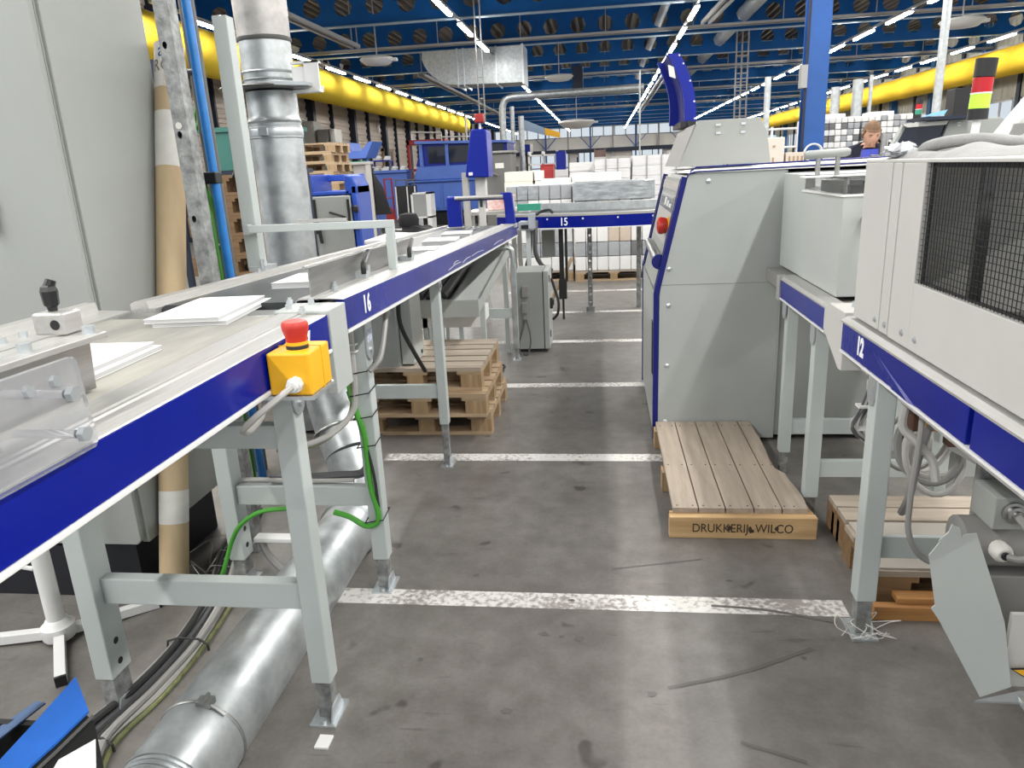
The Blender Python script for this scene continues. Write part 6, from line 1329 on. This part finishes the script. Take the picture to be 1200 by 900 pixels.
skin_mesh('trousers', [(PX+.05,PY+.10,1.0,(.17,.12)),(PX-.05,PY+.10,.88,(.108,.11)),(PX-.06,PY+.07,.50,.076),(PX-.07,PY+.11,.10,.062),(PX+.15,PY+.10,.88,(.108,.11)),(PX+.16,PY+.07,.50,.076),(PX+.17,PY+.11,.10,.062)], [(0,1),(1,2),(2,3),(0,4),(4,5),(5,6)], m_darkcol, pn)
# head: sphere sculpted with brow, nose, jaw; tilted down
def head(parent, c, tilt, mat, hairmat):
    me = MB(); n, m = 28, 20; vs = []
    for i in range(m+1):
        th = pi*i/m
        for k in range(n):
            ph = 2*pi*k/n; x, y, z = sin(th)*sin(ph), -sin(th)*cos(ph), cos(th)
            X, Y, Z = x*.076, y*.095, z*.118
            if z < -.1: f_ = 1 - .28*(-z-.1); X *= f_; 
            if y < 0:
                fr_ = max(0, -y)
                Y -= .020*math.exp(-((x/.16)**2 + ((z+.12)/.2)**2))          # nose
                Y += .010*math.exp(-(((abs(x)-.36)/.16)**2 + ((z-.08)/.10)**2))  # eye sockets
                Y -= .007*math.exp(-((x/.3)**2 + ((z+.46)/.07)**2)); Y += .006*math.exp(-((x/.3)**2 + ((z+.40)/.03)**2))
                Y -= .010*math.exp(-((x/.25)**2 + ((z+.80)/.16)**2))
            vs.append((X, Y, Z))
    me.add(vs, [(i*n+k, i*n+(k+1)%n, (i+1)*n+(k+1)%n, (i+1)*n+k) for i in range(m) for k in range(n)])
    for s_ in (-1, 1): me.add([(s_*.078 + .010*cos(a)*s_, .005 + .018*sin(a)*.6, -.005 + .030*cos(a)) for a in [2*pi*k/10 for k in range(10)]] + [(s_*.066, .005 + .014*sin(a), -.005 + .022*cos(a)) for a in [2*pi*k/10 for k in range(10)]], [(k, (k+1)%10, 10+(k+1)%10, 10+k) for k in range(10)] + [tuple(range(10))])
    Rm = Matrix.Translation(c) @ Matrix.Rotation(tilt, 4, 'X')
    o = obj('head', me.xf(lambda p: Rm @ p), mat, parent, ang=80)
    hb = MB(); vs = []
    for i in range(13):
        th = pi*.60*i/12
        for k in range(n):
            ph = 2*pi*k/n; x, y, z = sin(th)*sin(ph), -sin(th)*cos(ph), cos(th)
            lim = 1.0
            if -y > .35 and z < .45: z = .45; 
            vs.append((x*.081*lim, y*.100 + .004, z*.125 + .003))
    hb.add(vs, [(i*n+k, i*n+(k+1)%n, (i+1)*n+(k+1)%n, (i+1)*n+k) for i in range(12) for k in range(n)])
    obj('hair', hb.xf(lambda p: Rm @ p), hairmat, o, ang=80)
    eb = MB()
    for s_ in (-1, 1): eb.add([(s_*.030 + .011*cos(a), -.0835 - .002*sin(a), .010 + .005*sin(a)) for a in [2*pi*k/10 for k in range(10)]], [tuple(range(10))]).tube([(s_*.016,-.088,.026),(s_*.03,-.088,.029),(s_*.044,-.078,.025)], .003, 5)
    obj('eyes', eb.xf(lambda p: Rm @ p), hairmat, o)
    return o
head(pn, Vector((PX-.01, PY-.22, 1.705)), radians(26), m_skin, m_hair)
# hands with five fingers each
for s_ in (-1, 1):
    hx, hy, hz = PX + s_*.12, PY-.42, 1.10
    HV = [(hx,hy+.03,hz,.024),(hx-s_*.005,hy-.03,hz-.002,.026)]; HE = [(0,1)]
    for k, (dx, ln) in enumerate(((-.028,.055),(-.010,.068),(.009,.064),(.027,.050))):
        i0 = len(HV); HV += [(hx+dx,hy-.055,hz,.0095),(hx+dx*1.1,hy-.055-ln*.5,hz-.004,.0085),(hx+dx*1.1,hy-.055-ln,hz-.018,.0075)]; HE += [(1,i0),(i0,i0+1),(i0+1,i0+2)]
    i0 = len(HV); HV += [(hx-s_*.035,hy-.015,hz-.004,.011),(hx-s_*.055,hy-.045,hz-.012,.009)]; HE += [(0,i0),(i0,i0+1)]
    skin_mesh('hand', HV, HE, m_skin, pn, 1)
wt2 = thing('work_table', 'work table with white top in front of the person', 'table', (2.5, 7.4, 0))
obj('top', MB().box(1.9,3.2,7.1,7.62,1.02,1.05), m_white, wt2, smooth=False)
for x in (1.92,3.14):
    for y in (7.12,7.56): obj('leg', MB().box(x,x+.05,y,y+.05,0,1.02), m_leg, wt2, smooth=False)
mo = thing('control_monitor', 'small blue and grey control desk standing before the person', 'control desk', (1.66, 5.5, 0))
obj('stand', MB().box(1.62,1.92,5.42,5.6,0,1.47), m_housing, mo, smooth=False)
obj('blue_screen', MB().hull8([(1.73,5.43,1.472),(1.84,5.43,1.472),(1.84,5.48,1.472),(1.73,5.48,1.472)], [(1.75,5.49,1.562),(1.855,5.49,1.562),(1.855,5.51,1.562),(1.75,5.51,1.562)]), m_mach_d, mo, smooth=False)
obj('parts_tray', MB().box(1.76,1.90,5.43,5.48,1.475,1.50).box(1.79,1.88,5.435,5.475,1.50,1.525), m_hose, mo, bev=.008)
obj('tall_post', MB().box(1.875,1.90,5.49,5.52,1.47,1.66).cyl((1.91,5.50,1.47),(1.91,5.50,1.65),.008,n=8), m_steel, mo, smooth=False)
# machine with sloping dark window behind the cloth, light towers, white-grey arm
mw = thing('press_machine', 'pale grey machine with sloping dark window behind the felt cloth', 'machine', (2.5, 6.3, 0))
obj('body', MB().prism([(2.10,.05),(3.0,.05),(3.0,1.55),(2.86,1.74),(2.48,1.742),(2.19,1.728),(2.10,1.54)], 'y', 6.0, 6.06), m_housing, mw, bev=.006, smooth=False)
obj('rear_body', MB().prism([(2.55,.05),(3.0,.05),(3.0,1.55),(2.86,1.735),(2.55,1.735)], 'y', 6.06, 7.0), m_housing, mw, smooth=False)
wn = obj('window', MB().prism([(2.13,1.545),(2.415,1.545),(2.465,1.705),(2.20,1.70)], 'y', 5.985, 5.998), m_glassdark, mw, smooth=False)
obj('window_trim', MB().prism([(2.185,1.712),(2.205,1.702),(2.47,1.708),(2.485,1.736),(2.17,1.726)], 'y', 5.97, 6.0), m_cover, mw, smooth=False)
obj('edge_seal', MB().prism([(2.425,1.545),(2.435,1.545),(2.492,1.738),(2.478,1.738)], 'y', 5.975, 5.998), m_black, mw, smooth=False)
obj('latch', MB().box(2.555,2.575,5.99,6.0,1.715,1.72).box(2.555,2.575,5.99,6.0,1.695,1.70), m_zinc, mw, smooth=False)
obj('black_speaker', MB().box(2.50,2.62,5.95,6.1,1.745,1.95), m_black, mw, bev=.006, smooth=False)
obj('dark_roof', MB().box(2.28,2.62,5.9,6.2,1.742,1.765), m_darkcol, mw, smooth=False)
obj('blue_screen_edge', MB().hull8([(2.30,5.95,1.768),(2.44,5.95,1.775),(2.44,5.97,1.775),(2.30,5.97,1.768)], [(2.36,5.95,1.79),(2.46,5.95,1.81),(2.46,5.97,1.81),(2.36,5.97,1.79)]), M('pale_cyan_plastic', (.25,.55,.75), .4), mw, smooth=False)
def tower(label, x, y, z0, s, tall=True):
    t = thing('signal_tower', label, 'signal light', (x, y, z0))
    obj('pole', MB().cyl((x-.010*s,y,1.525 if tall else 0),(x,y,z0),.012*s+.003,n=14), m_white, t)
    obj('base', MB().cyl((x,y,z0),(x,y,z0+.045*s),.040*s,n=22), m_black, t)
    obj('green_lens', MB().cyl((x,y,z0+.045*s),(x+.002,y,z0+.105*s),.039*s,n=22), m_ltgreen if tall else m_teal, t)
    obj('red_lens', MB().cyl((x+.002,y,z0+.109*s),(x+.004,y,z0+.169*s),.039*s,n=22), m_ltred, t)
    obj('dark_section', MB().cyl((x+.004,y,z0+.172*s),(x+.007,y,z0+.245*s),.041*s,.043*s,n=22), m_black, t)
    obj('joint_ring', MB().cyl((x+.002,y,z0+.104*s),(x+.002,y,z0+.110*s),.041*s,n=22), m_white, t)
tower('large signal light, red over green with black top, above the felt cloth', 1.098, 2.45, 1.624, .68)
tower('small signal light, red over green, behind the sloping dark window', 3.42, 9, 1.87, .85, False)
sp_ = thing('machine_wing', 'white and dark slanted machine arm at the right edge behind the cloth', 'machine arm', (1.75, 3.6, 0))
obj('white_wing', MB().prism([(1.60,1.5),(1.66,1.60),(1.78,1.765),(1.95,1.765),(1.95,1.5)], 'y', 3.55, 3.7), m_cover, sp_, bev=.004, smooth=False)
obj('dark_panel', MB().prism([(1.635,1.50),(1.665,1.635),(1.735,1.635),(1.72,1.50)], 'y', 3.53, 3.548), m_cable, sp_, bev=.004, smooth=False)
obj('blue_side', MB().box(1.735,1.95,3.535,3.549,1.5,1.64), m_bluetrim, sp_, smooth=False)
obj('stand', MB().box(1.62,1.95,3.55,3.7,0,1.5), m_housing, sp_, smooth=False)
for ch_ in sp_.children: ch_.data.transform(Matrix.Translation((.07, 0, 0)))
# ------------------------------------------------------------------ light, camera
for i, x in enumerate(ROWX):
    L = bpy.data.lights.new('row_lamp', 'AREA'); L.shape = 'RECTANGLE'; L.size = .12; L.size_y = 23.0; L.energy = 1230; L.color = (1, .985, .955)
    o = bpy.data.objects.new('row_lamp', L); COL.objects.link(o); o.location = (x, 4.0, 4.93)
    o.rotation_euler = (0, 0, 0)
w = bpy.data.worlds.new('daylight_fill'); sc.world = w; w.use_nodes = True  # sky for the windows, also added fill through the open near end
bg = w.node_tree.nodes['Background']; bg.inputs['Color'].default_value = (.93, .97, 1.0, 1); bg.inputs['Strength'].default_value = .8
cam = bpy.data.cameras.new('camera'); cam.sensor_width = 36; cam.lens = 36 * 860 / 1200; cam.clip_start = .05; cam.clip_end = 300
co = bpy.data.objects.new('camera', cam); COL.objects.link(co)
V1 = Vector((107, -258, 860)).normalized(); V2 = Vector((141, 2900, 860)); dn = (V2 - V1 * V2.dot(V1)).normalized(); rt = dn.cross(V1)
R = Matrix((rt, V1, -dn)); R2 = Matrix([[r[0], -r[1], -r[2]] for r in R])
co.matrix_world = Matrix.Translation((0, 0, 1.55)) @ R2.to_4x4(); sc.camera = co
sc.view_settings.view_transform = 'Standard'; sc.view_settings.look = 'None'; sc.view_settings.gamma = 1.0; sc.view_settings.use_curve_mapping = False
sc.view_settings.exposure = 0.0
sc.cycles.use_denoising = True; sc.cycles.max_bounces = 8; sc.cycles.diffuse_bounces = 4; sc.cycles.transmission_bounces = 6; sc.cycles.transparent_max_bounces = 8
sc.cycles.sample_clamp_indirect = 8; sc.cycles.use_light_tree = True
